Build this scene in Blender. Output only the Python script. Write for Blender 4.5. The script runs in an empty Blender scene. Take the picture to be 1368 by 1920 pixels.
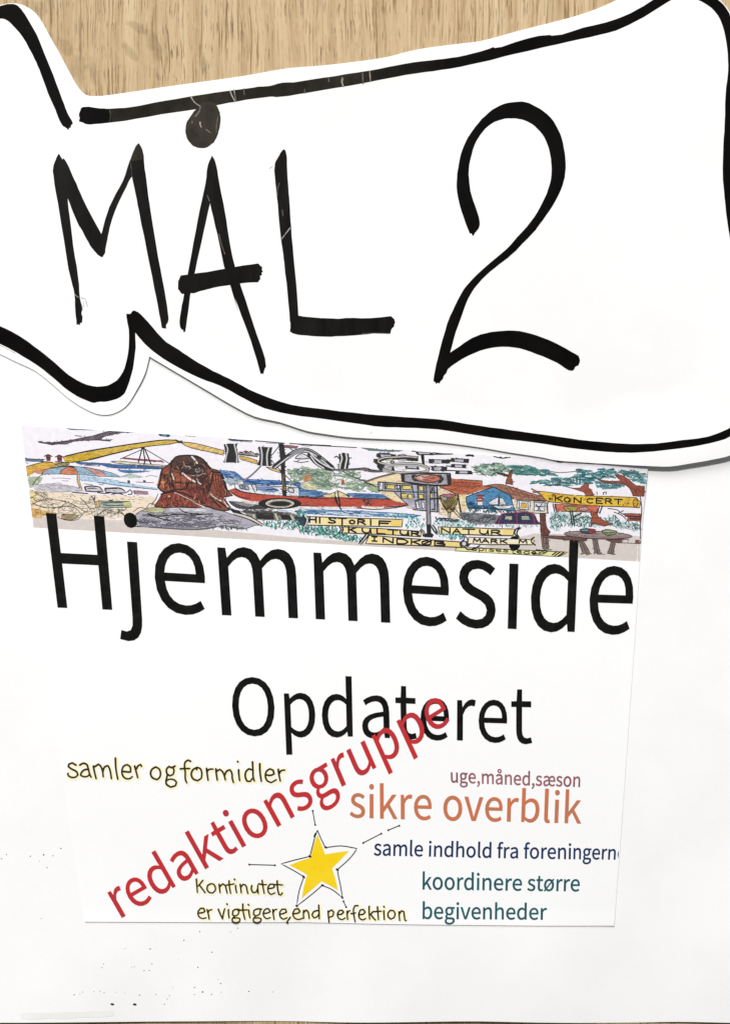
import bpy, math, random, json
import numpy as np
from mathutils import Vector
from mathutils.geometry import delaunay_2d_cdt

# ------------------------------------------------------------------ scene, camera, light
scene = bpy.context.scene
COL = scene.collection
S = 0.00025                      # metres of table per unit of the drawing grid
CX, CY = 684.0, 960.0

cam_d = bpy.data.cameras.new('camera')
cam = bpy.data.objects.new('camera', cam_d)
COL.objects.link(cam)
cam.location = (0, 0, 0.80)
cam_d.sensor_fit = 'VERTICAL'
cam_d.sensor_height = 24.0
cam_d.lens = 24.0 * 0.80 / (1920 * S)
cam_d.clip_start = 0.01
cam_d.clip_end = 20
scene.camera = cam

world = bpy.data.worlds.new('World')
scene.world = world
world.use_nodes = True
world.node_tree.nodes['Background'].inputs[0].default_value = (0.98, 0.985, 1.0, 1)
world.node_tree.nodes['Background'].inputs[1].default_value = 0.16

def lamp(name, loc, aim, size, power, color):
    d = bpy.data.lights.new(name, 'AREA')
    d.shape = 'DISK'; d.size = size; d.energy = power; d.color = color
    o = bpy.data.objects.new(name, d)
    o.location = loc
    o.rotation_euler = (Vector(aim) - Vector(loc)).to_track_quat('-Z', 'Y').to_euler()
    COL.objects.link(o)
    return o
lamp('ceiling_lamp', (-0.65, 2.1, 2.5), (0, 0, 0), 0.42, 109.0, (1.0, 0.98, 0.955))
lamp('window_light', (-0.7, 3.0, 1.5), (0, 0, 0), 1.7, 97.0, (0.98, 0.99, 1.0))

vs = scene.view_settings
vs.view_transform = 'Standard'; vs.look = 'None'; vs.exposure = 0; vs.gamma = 1

rng = random.Random(7)

# ------------------------------------------------------------------ materials
def lin(c):
    c = c / 255.0
    return c / 12.92 if c <= 0.04045 else ((c + 0.055) / 1.055) ** 2.4
GAIN = 1.2
def ink(r, g, b, gain=GAIN):
    return tuple(min(lin(v) / gain, 0.87) for v in (r, g, b))

def new_mat(name, rough=0.6, spec=0.3):
    m = bpy.data.materials.new(name); m.use_nodes = True
    nt = m.node_tree; b = nt.nodes['Principled BSDF']
    b.inputs['Roughness'].default_value = rough
    b.inputs['Specular IOR Level'].default_value = spec
    return m, nt, b

def noise(nt, scale, detail=3, vec=None, rough=0.5, dist=0.0):
    n = nt.nodes.new('ShaderNodeTexNoise')
    n.inputs['Scale'].default_value = scale
    n.inputs['Detail'].default_value = detail
    n.inputs['Roughness'].default_value = rough
    n.inputs['Distortion'].default_value = dist
    if vec is not None: nt.links.new(vec, n.inputs['Vector'])
    return n.outputs['Fac']

def coords(nt, scale=(1, 1, 1), vec=None, loc=(0, 0, 0)):
    m = nt.nodes.new('ShaderNodeMapping')
    m.inputs['Scale'].default_value = scale
    m.inputs['Location'].default_value = loc
    if vec is None:
        t = nt.nodes.new('ShaderNodeTexCoord'); vec = t.outputs['Object']
    nt.links.new(vec, m.inputs['Vector'])
    return m.outputs['Vector']

def ramp(nt, fac, stops):
    r = nt.nodes.new('ShaderNodeValToRGB')
    nt.links.new(fac, r.inputs['Fac'])
    e = r.color_ramp.elements
    while len(e) < len(stops): e.new(0.5)
    for q, (p, c) in zip(e, stops):
        q.position = p; q.color = (*c, 1) if len(c) == 3 else c
    return r.outputs['Color']

def mix(nt, fac, a, b, mode='MIX'):
    m = nt.nodes.new('ShaderNodeMix'); m.data_type = 'RGBA'; m.blend_type = mode
    for sock, v in ((m.inputs['Factor'], fac), (m.inputs['A'], a), (m.inputs['B'], b)):
        if hasattr(v, 'is_linked'): nt.links.new(v, sock)
        elif isinstance(v, (int, float)): sock.default_value = v
        else: sock.default_value = (*v, 1)
    return m.outputs['Result']

def bump(nt, b, height, strength, dist):
    n = nt.nodes.new('ShaderNodeBump')
    n.inputs['Strength'].default_value = strength
    n.inputs['Distance'].default_value = dist
    nt.links.new(height, n.inputs['Height'])
    nt.links.new(n.outputs['Normal'], b.inputs['Normal'])

def paper_mat(name, base, smudge):
    m, nt, b = new_mat(name, 0.62, 0.25)
    big = noise(nt, 14, 4, coords(nt), 0.6)
    fine = noise(nt, 900, 3, coords(nt))
    c = ramp(nt, big, [(0.42, tuple(v * smudge for v in base)), (0.60, base)])
    c = mix(nt, 0.05, c, ramp(nt, fine, [(0.3, (0.6, 0.6, 0.6)), (0.7, (0.9, 0.9, 0.9))]))
    nt.links.new(c, b.inputs['Base Color'])
    ad = nt.nodes.new('ShaderNodeMath'); ad.operation = 'MULTIPLY_ADD'; ad.inputs[1].default_value = 14.0
    nt.links.new(noise(nt, 11, 3, coords(nt, (1, 1.6, 1)), 0.5), ad.inputs[0]); nt.links.new(noise(nt, 650, 4, coords(nt)), ad.inputs[2])
    bump(nt, b, ad.outputs[0], 0.14, 0.0001)
    return m
M_sign = paper_mat('sign_paper', (0.80, 0.80, 0.797), 0.965)
M_back = paper_mat('poster_paper', (0.86, 0.86, 0.857), 0.965)
M_print = paper_mat('copier_paper', (0.86, 0.86, 0.865), 0.99)

def ink_mat(name, c1, c2, scale=60, rough=0.5, spec=0.2, stretch=(1, 1, 1)):
    m, nt, b = new_mat(name, rough, spec)
    f = noise(nt, scale, 5, coords(nt, stretch), 0.65)
    nt.links.new(ramp(nt, f, [(0.38, c1), (0.66, c2)]), b.inputs['Base Color'])
    return m
M_marker = ink_mat('black_marker_ink', (0.0012, 0.001, 0.001), (0.004, 0.0034, 0.003), 45, 0.5, 0.04)
M_marker_dry = ink_mat('worn_marker_ink', (0.0018, 0.0015, 0.0013), (0.0085, 0.0072, 0.006), 90, 0.45, 0.08, (1, 0.25, 1))
M_ring = ink_mat('scribbled_marker_ink', (0.004, 0.0032, 0.0024), (0.018, 0.014, 0.010), 140, 0.4, 0.12)
M_black = ink_mat('black_printer_ink', ink(8, 8, 7), ink(24, 23, 22), 200, 0.6, 0.1)
M_red = ink_mat('red_printer_ink', ink(204, 46, 46), ink(184, 50, 62), 55, 0.6, 0.2)
M_orange = ink_mat('orange_printer_ink', ink(216, 118, 74), ink(190, 124, 92), 80, 0.6, 0.2)
M_mauve = ink_mat('mauve_printer_ink', ink(142, 84, 96), ink(172, 112, 118), 80, 0.6, 0.2)
M_navy = ink_mat('navy_printer_ink', ink(14, 42, 88), ink(30, 52, 98), 80, 0.6, 0.2)
M_teal = ink_mat('teal_printer_ink', ink(14, 84, 96), ink(36, 100, 106), 80, 0.6, 0.2)
M_yellow = ink_mat('yellow_printer_ink', ink(253, 214, 8), ink(255, 222, 40), 120, 0.6, 0.2)
M_pen = ink_mat('fine_pen_ink', ink(30, 28, 36), ink(60, 56, 60), 300, 0.5, 0.2)
M_hand = ink_mat('hand_lettering_ink', ink(22, 18, 6), ink(66, 54, 20), 260, 0.6, 0.2)
M_halo = ink_mat('yellow_halo_ink', ink(255, 251, 222), ink(255, 255, 252), 150, 0.65, 0.2)
M_halo2 = ink_mat('deep_yellow_halo_ink', ink(255, 238, 165), ink(255, 252, 232), 130, 0.65, 0.2)
M_pencil = ink_mat('pencil_graphite', ink(120, 120, 120), ink(200, 200, 200), 400, 0.5, 0.3)
M_scratch_glint = ink_mat('scratched_ink_and_glint', ink(120, 114, 106), ink(190, 186, 180), 500, 0.5, 0.3)  # bare scratches, and the glint painted on the ring
M_scratch_dim = ink_mat('faint_scratch', ink(66, 60, 52), ink(112, 104, 94), 500, 0.5, 0.3)
M_speck = ink_mat('speck_ink', ink(30, 30, 30), ink(70, 66, 60), 300, 0.5, 0.2)

# picture print: colour comes from the printed drawing, mottled like watercolour
M_art, nt, b = new_mat('picture_print', 0.6, 0.25)
at = nt.nodes.new('ShaderNodeAttribute'); at.attribute_name = 'print_colour'
mott = ramp(nt, noise(nt, 420, 4, coords(nt), 0.7), [(0.32, (0.92, 0.92, 0.93)), (0.55, (0.98, 0.98, 0.98)), (0.7, (1.05, 1.05, 1.04))])
c = mix(nt, 1.0, at.outputs['Color'], mott, 'MULTIPLY')
nt.links.new(c, b.inputs['Base Color'])

# clear tape
M_tape = bpy.data.materials.new('clear_tape_film'); M_tape.use_nodes = True
nt = M_tape.node_tree; nt.nodes.clear()
out = nt.nodes.new('ShaderNodeOutputMaterial')
tr = nt.nodes.new('ShaderNodeBsdfTransparent'); tr.inputs[0].default_value = (0.995, 0.99, 0.975, 1)
gl = nt.nodes.new('ShaderNodeBsdfGlossy'); gl.inputs['Roughness'].default_value = 0.38
gl.inputs[0].default_value = (1.0, 0.86, 0.66, 1)
ms = nt.nodes.new('ShaderNodeMixShader')
f = ramp(nt, noise(nt, 120, 5, coords(nt, (1, 0.5, 1)), 0.65), [(0.3, (0.008,) * 3), (0.7, (0.021,) * 3)])
fx = nt.nodes.new('ShaderNodeSeparateXYZ'); nt.links.new(coords(nt), fx.inputs[0])
mrx = nt.nodes.new('ShaderNodeMapRange'); nt.links.new(fx.outputs['X'], mrx.inputs['Value'])
for k_, v_ in (('From Min', 0.006), ('From Max', 0.034), ('To Min', 1.0), ('To Max', 0.12)): mrx.inputs[k_].default_value = v_  # sheen's fade with viewing angle, put into the gloss amount towards the right
mm = nt.nodes.new('ShaderNodeMath'); mm.operation = 'MULTIPLY'; nt.links.new(f, mm.inputs[0]); nt.links.new(mrx.outputs[0], mm.inputs[1])
nt.links.new(mm.outputs[0], ms.inputs[0]); nt.links.new(tr.outputs[0], ms.inputs[1]); nt.links.new(gl.outputs[0], ms.inputs[2])
nt.links.new(ms.outputs[0], out.inputs[0])

# oak laminate
def wink(r, g, b): return ink(r, g, b, 1.27)
def wood_mat():
    m, nt, b = new_mat('light_oak_laminate', 0.5, 0.3)
    base = coords(nt)
    # slow sideways wander of the grain, stronger on the knotty left
    wn = nt.nodes.new('ShaderNodeTexNoise'); wn.inputs['Scale'].default_value = 16; wn.inputs['Detail'].default_value = 2
    nt.links.new(base, wn.inputs['Vector'])
    sub = nt.nodes.new('ShaderNodeVectorMath'); sub.operation = 'SUBTRACT'; sub.inputs[1].default_value = (0.5, 0.5, 0.5)
    nt.links.new(wn.outputs['Color'], sub.inputs[0])
    sc = nt.nodes.new('ShaderNodeVectorMath'); sc.operation = 'MULTIPLY'; sc.inputs[1].default_value = (0.006, 0.0, 0.0)
    nt.links.new(sub.outputs[0], sc.inputs[0])
    ad = nt.nodes.new('ShaderNodeVectorMath'); ad.operation = 'ADD'
    nt.links.new(base, ad.inputs[0]); nt.links.new(sc.outputs[0], ad.inputs[1])
    v = ad.outputs[0]
    bands = noise(nt, 1.0, 5, coords(nt, (170, 5, 1), v), 0.6)
    pores = noise(nt, 1.0, 3, coords(nt, (980, 24, 1), v), 0.6)
    pores2 = noise(nt, 1.0, 2, coords(nt, (1500, 95, 1), v, (7, 3, 0)), 0.6)
    lines = noise(nt, 1.0, 2, coords(nt, (1900, 14, 1), v, (4, 1, 0)), 0.5)
    pores3 = noise(nt, 1.0, 2, coords(nt, (420, 11, 1), v, (1, 5, 0)), 0.7)
    flecks = noise(nt, 1.0, 4, coords(nt, (300, 190, 1), v, (3, 9, 0)), 0.65)
    clumps = noise(nt, 1.0, 2, coords(nt, (70, 30, 1), v, (2, 2, 0)), 0.5)
    c = ramp(nt, bands, [(0.32, wink(184, 154, 112)), (0.5, wink(206, 178, 136)), (0.66, wink(220, 196, 156))])
    c = mix(nt, ramp(nt, flecks, [(0.52, (0, 0, 0)), (0.68, (0.35,) * 3)]), c, wink(220, 198, 160))
    cl = ramp(nt, clumps, [(0.35, (0.35,) * 3), (0.62, (1,) * 3)])
    def gated(f_, lo, hi, amt):
        return mix(nt, 1.0, ramp(nt, f_, [(lo, (0, 0, 0)), (hi, (amt,) * 3)]), cl, 'MULTIPLY')
    c = mix(nt, gated(pores3, 0.60, 0.68, 0.6), c, wink(158, 124, 78))
    c = mix(nt, ramp(nt, lines, [(0.60, (0, 0, 0)), (0.68, (0.6,) * 3)]), c, wink(150, 120, 78))
    c = mix(nt, gated(pores, 0.555, 0.62, 0.95), c, wink(134, 104, 62))
    c = mix(nt, gated(pores2, 0.575, 0.65, 0.9), c, wink(112, 84, 52))
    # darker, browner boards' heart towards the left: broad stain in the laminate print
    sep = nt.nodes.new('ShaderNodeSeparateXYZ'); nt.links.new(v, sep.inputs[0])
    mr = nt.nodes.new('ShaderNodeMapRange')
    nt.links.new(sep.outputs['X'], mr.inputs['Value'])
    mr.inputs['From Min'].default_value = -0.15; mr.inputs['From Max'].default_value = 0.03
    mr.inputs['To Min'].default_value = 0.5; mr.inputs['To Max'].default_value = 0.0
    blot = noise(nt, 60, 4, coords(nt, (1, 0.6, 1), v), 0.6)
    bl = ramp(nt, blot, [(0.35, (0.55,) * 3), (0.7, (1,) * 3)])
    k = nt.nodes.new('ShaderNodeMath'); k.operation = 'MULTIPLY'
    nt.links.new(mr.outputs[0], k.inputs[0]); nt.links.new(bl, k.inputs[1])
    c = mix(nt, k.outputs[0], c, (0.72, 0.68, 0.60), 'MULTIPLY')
    # smoky knots
    def spot(px, py, rx, ry, rot, amt):
        mp = nt.nodes.new('ShaderNodeMapping'); mp.vector_type = 'TEXTURE'
        mp.inputs['Location'].default_value = ((px - CX) * S, (CY - py) * S, 0)
        mp.inputs['Rotation'].default_value = (0, 0, rot)
        mp.inputs['Scale'].default_value = (rx * S, ry * S, 1000)
        nt.links.new(v, mp.inputs['Vector'])
        ln = nt.nodes.new('ShaderNodeVectorMath'); ln.operation = 'LENGTH'
        nt.links.new(mp.outputs[0], ln.inputs[0])
        add = nt.nodes.new('ShaderNodeMath'); add.operation = 'ADD'
        nt.links.new(ln.outputs['Value'], add.inputs[0])
        wob = nt.nodes.new('ShaderNodeMath'); wob.operation = 'MULTIPLY'; wob.inputs[1].default_value = 1.2
        nt.links.new(noise(nt, 260, 3, base), wob.inputs[0]); nt.links.new(wob.outputs[0], add.inputs[1])
        return ramp(nt, add.outputs[0], [(0.72, (amt,) * 3), (1.0, (0,) * 3)]) if False else add.outputs[0]
    for args in SPOTS:
        px, py, rx, ry, rot, amt, colr = args
        s_ = spot(px, py, rx, ry, rot, amt)
        mr2 = nt.nodes.new('ShaderNodeMapRange'); nt.links.new(s_, mr2.inputs['Value'])
        mr2.inputs['From Min'].default_value = 1.2; mr2.inputs['From Max'].default_value = 1.62
        mr2.inputs['To Min'].default_value = min(0.95, amt * 1.5); mr2.inputs['To Max'].default_value = 0
        c = mix(nt, mr2.outputs[0], c, (0.74, 0.72, 0.66), 'MULTIPLY')
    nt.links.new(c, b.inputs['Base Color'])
    bump(nt, b, pores, -0.3, 0.0002)
    return m
SPOTS = [(262, 52, 26, 9, -0.5, 0.55, (150, 120, 76)), (290, 80, 14, 26, 0.35, 0.6, (150, 120, 76)),
         (247, 98, 9, 24, 0.6, 0.55, (152, 122, 78)), (298, 104, 8, 14, 0.1, 0.5, (146, 116, 74)),
         (384, 122, 8, 26, 0.05, 0.5, (140, 104, 68)), (120, 88, 26, 14, -0.7, 0.5, (158, 124, 92)),
         (150, 128, 16, 34, 0.1, 0.5, (150, 118, 84)), (66, 18, 22, 20, 0.0, 0.45, (150, 116, 84)),
         (176, 134, 10, 34, 0.25, 0.45, (152, 112, 66)), (184, 14, 7, 20, 0.2, 0.35, (168, 122, 66))]
M_wood = wood_mat()

# ------------------------------------------------------------------ object helpers
def tag(o, label=None, cat=None, group=None, kind=None):
    for k, v in (('label', label), ('category', cat), ('group', group), ('kind', kind)):
        if v: o[k] = v
    return o

def link(name, me, parent=None):
    o = bpy.data.objects.new(name, me)
    COL.objects.link(o)
    if parent is not None: o.parent = parent
    return o

def mesh_obj(name, verts, faces, mat, parent=None, colors=None, smooth=False):
    me = bpy.data.meshes.new(name)
    me.from_pydata([tuple(map(float, v)) for v in verts], [], [tuple(map(int, f)) for f in faces])
    if colors is not None:
        ca = me.color_attributes.new('print_colour', 'FLOAT_COLOR', 'CORNER')
        arr = np.ones((len(me.loops), 4), np.float32)
        tot = np.array([len(f) for f in faces])
        arr[:, :3] = np.repeat(np.array(colors, np.float32), tot, axis=0)
        ca.data.foreach_set('color', arr.ravel())
    if smooth: me.polygons.foreach_set('use_smooth', [True] * len(me.polygons))
    me.materials.append(mat)
    me.update()
    return link(name, me, parent)

# ------------------------------------------------------------------ plane geometry on the drawing grid
def fr(ox, oy, f):
    return lambda pts: [(ox + x / f, oy + y / f) for x, y in pts]

def smooth(pts, closed=True, sub=3, corner=50):
    n = len(pts)
    if n < 3: return list(pts)
    P = [Vector(p) for p in pts]
    def isc(i):
        if not closed and (i == 0 or i == n - 1): return True
        a = P[i] - P[i - 1]; b_ = P[(i + 1) % n] - P[i]
        if a.length < 1e-6 or b_.length < 1e-6: return True
        return math.degrees(a.angle(b_)) > corner
    cor = [isc(i) for i in range(n)]
    out = []
    for i in range(n if closed else n - 1):
        p1, p2 = P[i], P[(i + 1) % n]
        p0 = P[i - 1] if not cor[i] else p1 * 2 - p2
        p3 = P[(i + 2) % n] if not cor[(i + 1) % n] else p2 * 2 - p1
        L = (p2 - p1).length
        l0 = (p1 - p0).length or 1; l3 = (p3 - p2).length or 1
        t1 = ((p2 - p1) / L + (p1 - p0) / l0) * 0.5 * L if L > 1e-6 else p2 - p1
        t2 = ((p3 - p2) / l3 + (p2 - p1) / L) * 0.5 * L if L > 1e-6 else p2 - p1
        if cor[i]: t1 = p2 - p1
        if cor[(i + 1) % n]: t2 = p2 - p1
        for k in range(sub):
            t = k / sub
            h = (2*t**3 - 3*t*t + 1) * p1 + (t**3 - 2*t*t + t) * t1 + (-2*t**3 + 3*t*t) * p2 + (t**3 - t*t) * t2
            out.append((h.x, h.y))
    if not closed: out.append(tuple(P[-1]))
    return out

def inside(q, loops):
    q = np.asarray(q, float)
    r = np.zeros(len(q), bool)
    for L in loops:
        L = np.asarray(L, float)
        for (x1, y1), (x2, y2) in zip(L, np.roll(L, -1, axis=0)):
            if y1 == y2: continue
            c_ = ((y1 > q[:, 1]) != (y2 > q[:, 1])) & (q[:, 0] < (x2 - x1) * (q[:, 1] - y1) / (y2 - y1) + x1)
            r ^= c_
    return r

def densify(L, step):
    out = []
    for a, b_ in zip(L, L[1:] + L[:1]):
        n = max(1, int(math.hypot(b_[0] - a[0], b_[1] - a[1]) / step + 0.5))
        for k in range(n):
            out.append((a[0] + (b_[0] - a[0]) * k / n, a[1] + (b_[1] - a[1]) * k / n))
    return out

def clean(L):
    out = []
    for p in L:
        if not out or abs(p[0] - out[-1][0]) + abs(p[1] - out[-1][1]) > 0.02: out.append(p)
    if len(out) > 2 and abs(out[0][0] - out[-1][0]) + abs(out[0][1] - out[-1][1]) < 0.02: out.pop()
    return out

def region(loops, step=12.0):
    """even-odd filled loops -> verts, tris, with grid points inside so that it can follow a curved sheet"""
    loops = [densify(clean(L), step) for L in loops]
    A = np.array([p for L in loops for p in L])
    x0, y0 = A.min(0); x1, y1 = A.max(0)
    gx = np.arange(math.floor(x0 / step) * step, x1 + step, step)
    gy = np.arange(math.floor(y0 / step) * step, y1 + step, step)
    G = np.array([(x, y) for x in gx for y in gy])
    G = G[inside(G, loops)] if len(G) else G
    if len(G):
        d = ((G[:, None, :] - A[None, :, :]) ** 2).sum(2).min(1) if len(G) * len(A) < 4e7 else np.ones(len(G)) * 99
        G = G[d > (step * 0.3) ** 2]
    verts = [Vector(p) for p in A] + [Vector(p) for p in G]
    edges = []; s0 = 0
    for L in loops:
        n = len(L); edges += [(s0 + i, s0 + (i + 1) % n) for i in range(n)]; s0 += n
    V, E, F, *_ = delaunay_2d_cdt(verts, edges, [], 0, 1e-4, False)
    V = np.array([tuple(v) for v in V]); F = np.array([tuple(f) for f in F])
    cen = V[F].mean(1)
    F = F[inside(cen, loops)]
    return V, F

def union(polys, step=12.0):
    """overlapping simple polygons -> one non-overlapping triangulation"""
    verts, faces = [], []
    for P in polys:
        P = clean(P)
        if len(P) < 3: continue
        a = sum(P[i][0] * P[(i + 1) % len(P)][1] - P[(i + 1) % len(P)][0] * P[i][1] for i in range(len(P)))
        if abs(a) < 1e-3: continue
        if a < 0: P = P[::-1]
        faces.append(list(range(len(verts), len(verts) + len(P)))); verts += [Vector(p) for p in P]
    V, E, F, *_ = delaunay_2d_cdt(verts, [], faces, 1, 1e-3, False)
    V = np.array([tuple(v) for v in V]); F = np.array([tuple(f) for f in F if len(f) == 3])
    cen = V[F].mean(1); keep = np.zeros(len(F), bool)
    for fc in faces:
        P = np.array([tuple(verts[i]) for i in fc])
        lo, hi = P.min(0), P.max(0)
        idx = np.where(~keep & (cen[:, 0] > lo[0]) & (cen[:, 0] < hi[0]) & (cen[:, 1] > lo[1]) & (cen[:, 1] < hi[1]))[0]
        if len(idx): keep[idx[inside(cen[idx], [P])]] = True
    return V, F[keep]

def ribbon(pts, w, cap=True, sub=3, w1=None, corner=50, dense=10.0):
    """stroke of width w (tapering to w1) as small polygons"""
    pts = smooth(pts, False, sub, corner) if sub > 1 and len(pts) > 2 else list(pts)
    q = [pts[0]]
    for a, b_ in zip(pts, pts[1:]):
        n = max(1, int(math.hypot(b_[0] - a[0], b_[1] - a[1]) / dense))
        q += [(a[0] + (b_[0] - a[0]) * k / n, a[1] + (b_[1] - a[1]) * k / n) for k in range(1, n + 1)]
    pts = q; n = len(pts); w1 = w if w1 is None else w1
    L, R = [], []
    for i, p in enumerate(pts):
        a = pts[max(0, i - 1)]; b_ = pts[min(n - 1, i + 1)]
        dx, dy = b_[0] - a[0], b_[1] - a[1]; d = math.hypot(dx, dy) or 1
        h = (w + (w1 - w) * i / max(1, n - 1)) / 2
        L.append((p[0] - dy / d * h, p[1] + dx / d * h)); R.append((p[0] + dy / d * h, p[1] - dx / d * h))
    out = []
    for i in range(n - 1): out.append([L[i], L[i + 1], R[i + 1], R[i]])
    if cap:
        for i, ww in ((0, w), (n - 1, w1)):
            out.append([(pts[i][0] + ww / 2 * math.cos(t * math.pi / 3), pts[i][1] + ww / 2 * math.sin(t * math.pi / 3)) for t in range(6)])
    return out

def wx(x): return (x - CX) * S
def wy(y): return (CY - y) * S
def sst(t): t = np.clip(t, 0, 1); return t * t * (3 - 2 * t)

# heights (metres) of the three sheets above the table, functions of the grid position
def h_back(x, y):
    x = np.asarray(x, float); y = np.asarray(y, float)
    low = sst((y - 1560) / 360)
    w = 0.0004 + low * (0.0008 + 0.0007 * np.sin(x / 118.0 + 0.6) + 0.0003 * np.sin(x / 47.0 + y / 160.0))
    w = w + 0.0012 * sst((x - 1180) / 260) * sst((y - 1150) / 500) * (0.5 + 0.5 * np.sin((x + y * 0.6) / 95.0))
    return np.maximum(w, 0.00025)
def h_print(x, y):
    x = np.asarray(x, float); y = np.asarray(y, float)
    d = np.hypot(x - 1214, (y - 868) * 1.0)
    edge_b = sst(1 - (1740 - y) / 40.0)          # bottom and right edges stand off a little
    xr = 1212 - (y - 875) * 0.0722
    edge_r = sst(1 - (xr - x) / 30.0)
    return h_back(x, y) + 0.00022 + 0.0008 * sst(1 - d / 150.0) + 0.00018 * edge_b + 0.00010 * edge_r

def orient(V, F):
    F = np.asarray(F)
    a, b_, c_ = V[F[:, 0]], V[F[:, 1]], V[F[:, 2]]
    s = (b_[:, 0] - a[:, 0]) * (c_[:, 1] - a[:, 1]) - (b_[:, 1] - a[:, 1]) * (c_[:, 0] - a[:, 0])
    F = F[np.abs(s) > 1e-7]; s = s[np.abs(s) > 1e-7]
    F[s > 0] = F[s > 0][:, ::-1]        # grid y runs down, so flip to face up
    return F

def sheet(name, loops, hf, thick, mat, parent, step=12.0):
    V, F = region(loops, step); F = orient(V, F)
    z = hf(V[:, 0], V[:, 1]); n = len(V)
    top = np.c_[wx(V[:, 0]), wy(V[:, 1]), z]; bot = np.c_[wx(V[:, 0]), wy(V[:, 1]), z - thick]
    cnt = {}
    for f in F:
        for i in range(3): cnt[(f[i], f[(i + 1) % 3])] = 1
    side = [(b_, a, a + n, b_ + n) for (a, b_) in cnt if (b_, a) not in cnt]
    faces = [tuple(f) for f in F] + [tuple(f[::-1] + n) for f in F] + side
    return mesh_obj(name, np.r_[top, bot], faces, mat, parent)

def decal(name, VF, hf, off, mat, parent, base=(0, 0)):
    V, F = VF; F = orient(V, F)
    z = hf(V[:, 0], V[:, 1]) + off
    return mesh_obj(name, np.c_[wx(V[:, 0]) - base[0], wy(V[:, 1]) - base[1], z], F, mat, parent)

def thing(name, label, cat, loc=(0, 0, 0)):
    o = bpy.data.objects.new(name, None); COL.objects.link(o); o.location = loc
    o.empty_display_size = 0.02
    return tag(o, label, cat)

# ------------------------------------------------------------------ table
def box(name, x0, x1, y0, y1, z0, z1, mat, parent=None):
    v = [(x, y, z) for z in (z0, z1) for y in (y0, y1) for x in (x0, x1)]
    f = [(0, 2, 3, 1), (4, 5, 7, 6), (0, 1, 5, 4), (2, 6, 7, 3), (0, 4, 6, 2), (1, 3, 7, 5)]
    return mesh_obj(name, v, f, mat, parent)
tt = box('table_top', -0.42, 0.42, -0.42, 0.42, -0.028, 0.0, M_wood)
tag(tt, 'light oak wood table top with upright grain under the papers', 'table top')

# ------------------------------------------------------------------ big white poster sheet underneath
back = thing('poster_sheet', 'large plain white poster sheet lying on the oak under the printed page', 'poster paper')
yb = [(-90, 1917), (0, 1916), (110, 1914.6), (230, 1914.4), (400, 1913.6), (520, 1914), (640, 1915.6), (760, 1914.6),
      (900, 1913), (1010, 1915.4), (1090, 1917), (1190, 1916.8), (1270, 1914.6), (1368, 1915.6), (1460, 1916.5)]
sheet('paper', [smooth(yb, False, 3) + [(1460, 380), (-90, 380)]], h_back, 0.0002, M_back, back, 14)
dot_pts = [(45,211,3),(14,238,3),(198,222,3),(258,253,2),(283,214,4),(342,219,3),(304,296,3),(393,172,3),(1282,705,3.4),(1181,760,3.4),
 (965,815,3.6),(805,811,2),(1360,836,3),(1270,934,3),(977,910,2.6),(926,955,3),(960,953,3),(669,909,2.4),(658,932,2.4),(848,932,2),
 (864,928,2),(482,1104,3),(536,1087,2.4),(518,1100,2),(607,1085,2.2),(645,1083,2.2),(672,1091,2.6),(748,1090,1.8),(805,1098,1.8),(897,1110,3),
 (1002,1108,2.4),(1088,1115,2.4),(1075,1136,2.4),(1057,1168,2.8),(1248,1062,3),(1249,1106,2.6),(1301,1091,4),(1358,1106,3),
 (1110,1062,1.6),(1000,805,1.6),(1146,884,1.6),(268,620,2)]
specks = [(x / 3.42, 1540 + y / 3.42, r / 3.42 * 1.25, 1.0) for x, y, r in dot_pts]
specks += [(724/3.42, 1540+1167/3.42, 2.1, 2.0), (866/3.42, 1540+1170/3.42, 2.1, 2.0)]
specks += [(400 + x/2.28, 1640 + y/2.28, r, 1.0) for x, y, r in [(105,227,1.1),(75,243,.8),(32,463,1.2),(152,497,1.2),(254,500,.8),(35,500,.8),(20,445,.6)]]
for x, y, r, e in specks:
    n = 7; a0 = rng.random() * 6
    P = [(r * e * math.cos(a0 + k * math.tau / n) * rng.uniform(.8, 1.2), r * math.sin(a0 + k * math.tau / n) * rng.uniform(.8, 1.2)) for k in range(n)]
    z = float(h_back(x, y)) + 0.00004
    mesh_obj('ink_speck', [(wx(x + p[0]), wy(y + p[1]), z) for p in P], [tuple(range(n))[::-1]], M_speck, back)

tag(decal('tape_patch', region([[(42, 1897), (60, 1895.5), (90, 1896.4), (120, 1894.6), (160, 1895), (196, 1892.6), (214, 1893), (216, 1898), (211, 1904), (180, 1905.5), (150, 1905), (130, 1908), (90, 1907), (70, 1910), (44, 1908), (39, 1902)]], 10), h_back, 0.00005,
    ink_mat('frosted_tape', ink(247, 247, 243), ink(251, 251, 249), 120, 0.5, 0.3), back), 'greyish strip of frosted tape at the lower left edge')
# ------------------------------------------------------------------ printed page
page = thing('printed_page', 'white printed page with a colour picture strip and lettering, glued on the poster sheet', 'printout')
def XR(y): return 1212 - (y - 875) * 0.0722
page_loop = [(40, 797), (420, 820), (800, 845), (1213, 874), (1205, 960), (1198, 1053), (1190, 1180), (1176, 1380), (1161, 1590),
             (1150, 1735), (1000, 1734.5), (850, 1733), (700, 1731), (560, 1728.5), (400, 1728.5), (300, 1728), (160, 1727), (104, 1340), (63, 990), (50, 880)]
sheet('paper', [page_loop], h_print, 0.00012, M_print, page, 9)
OFF = 0.00003
LET = 0.00010

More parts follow.
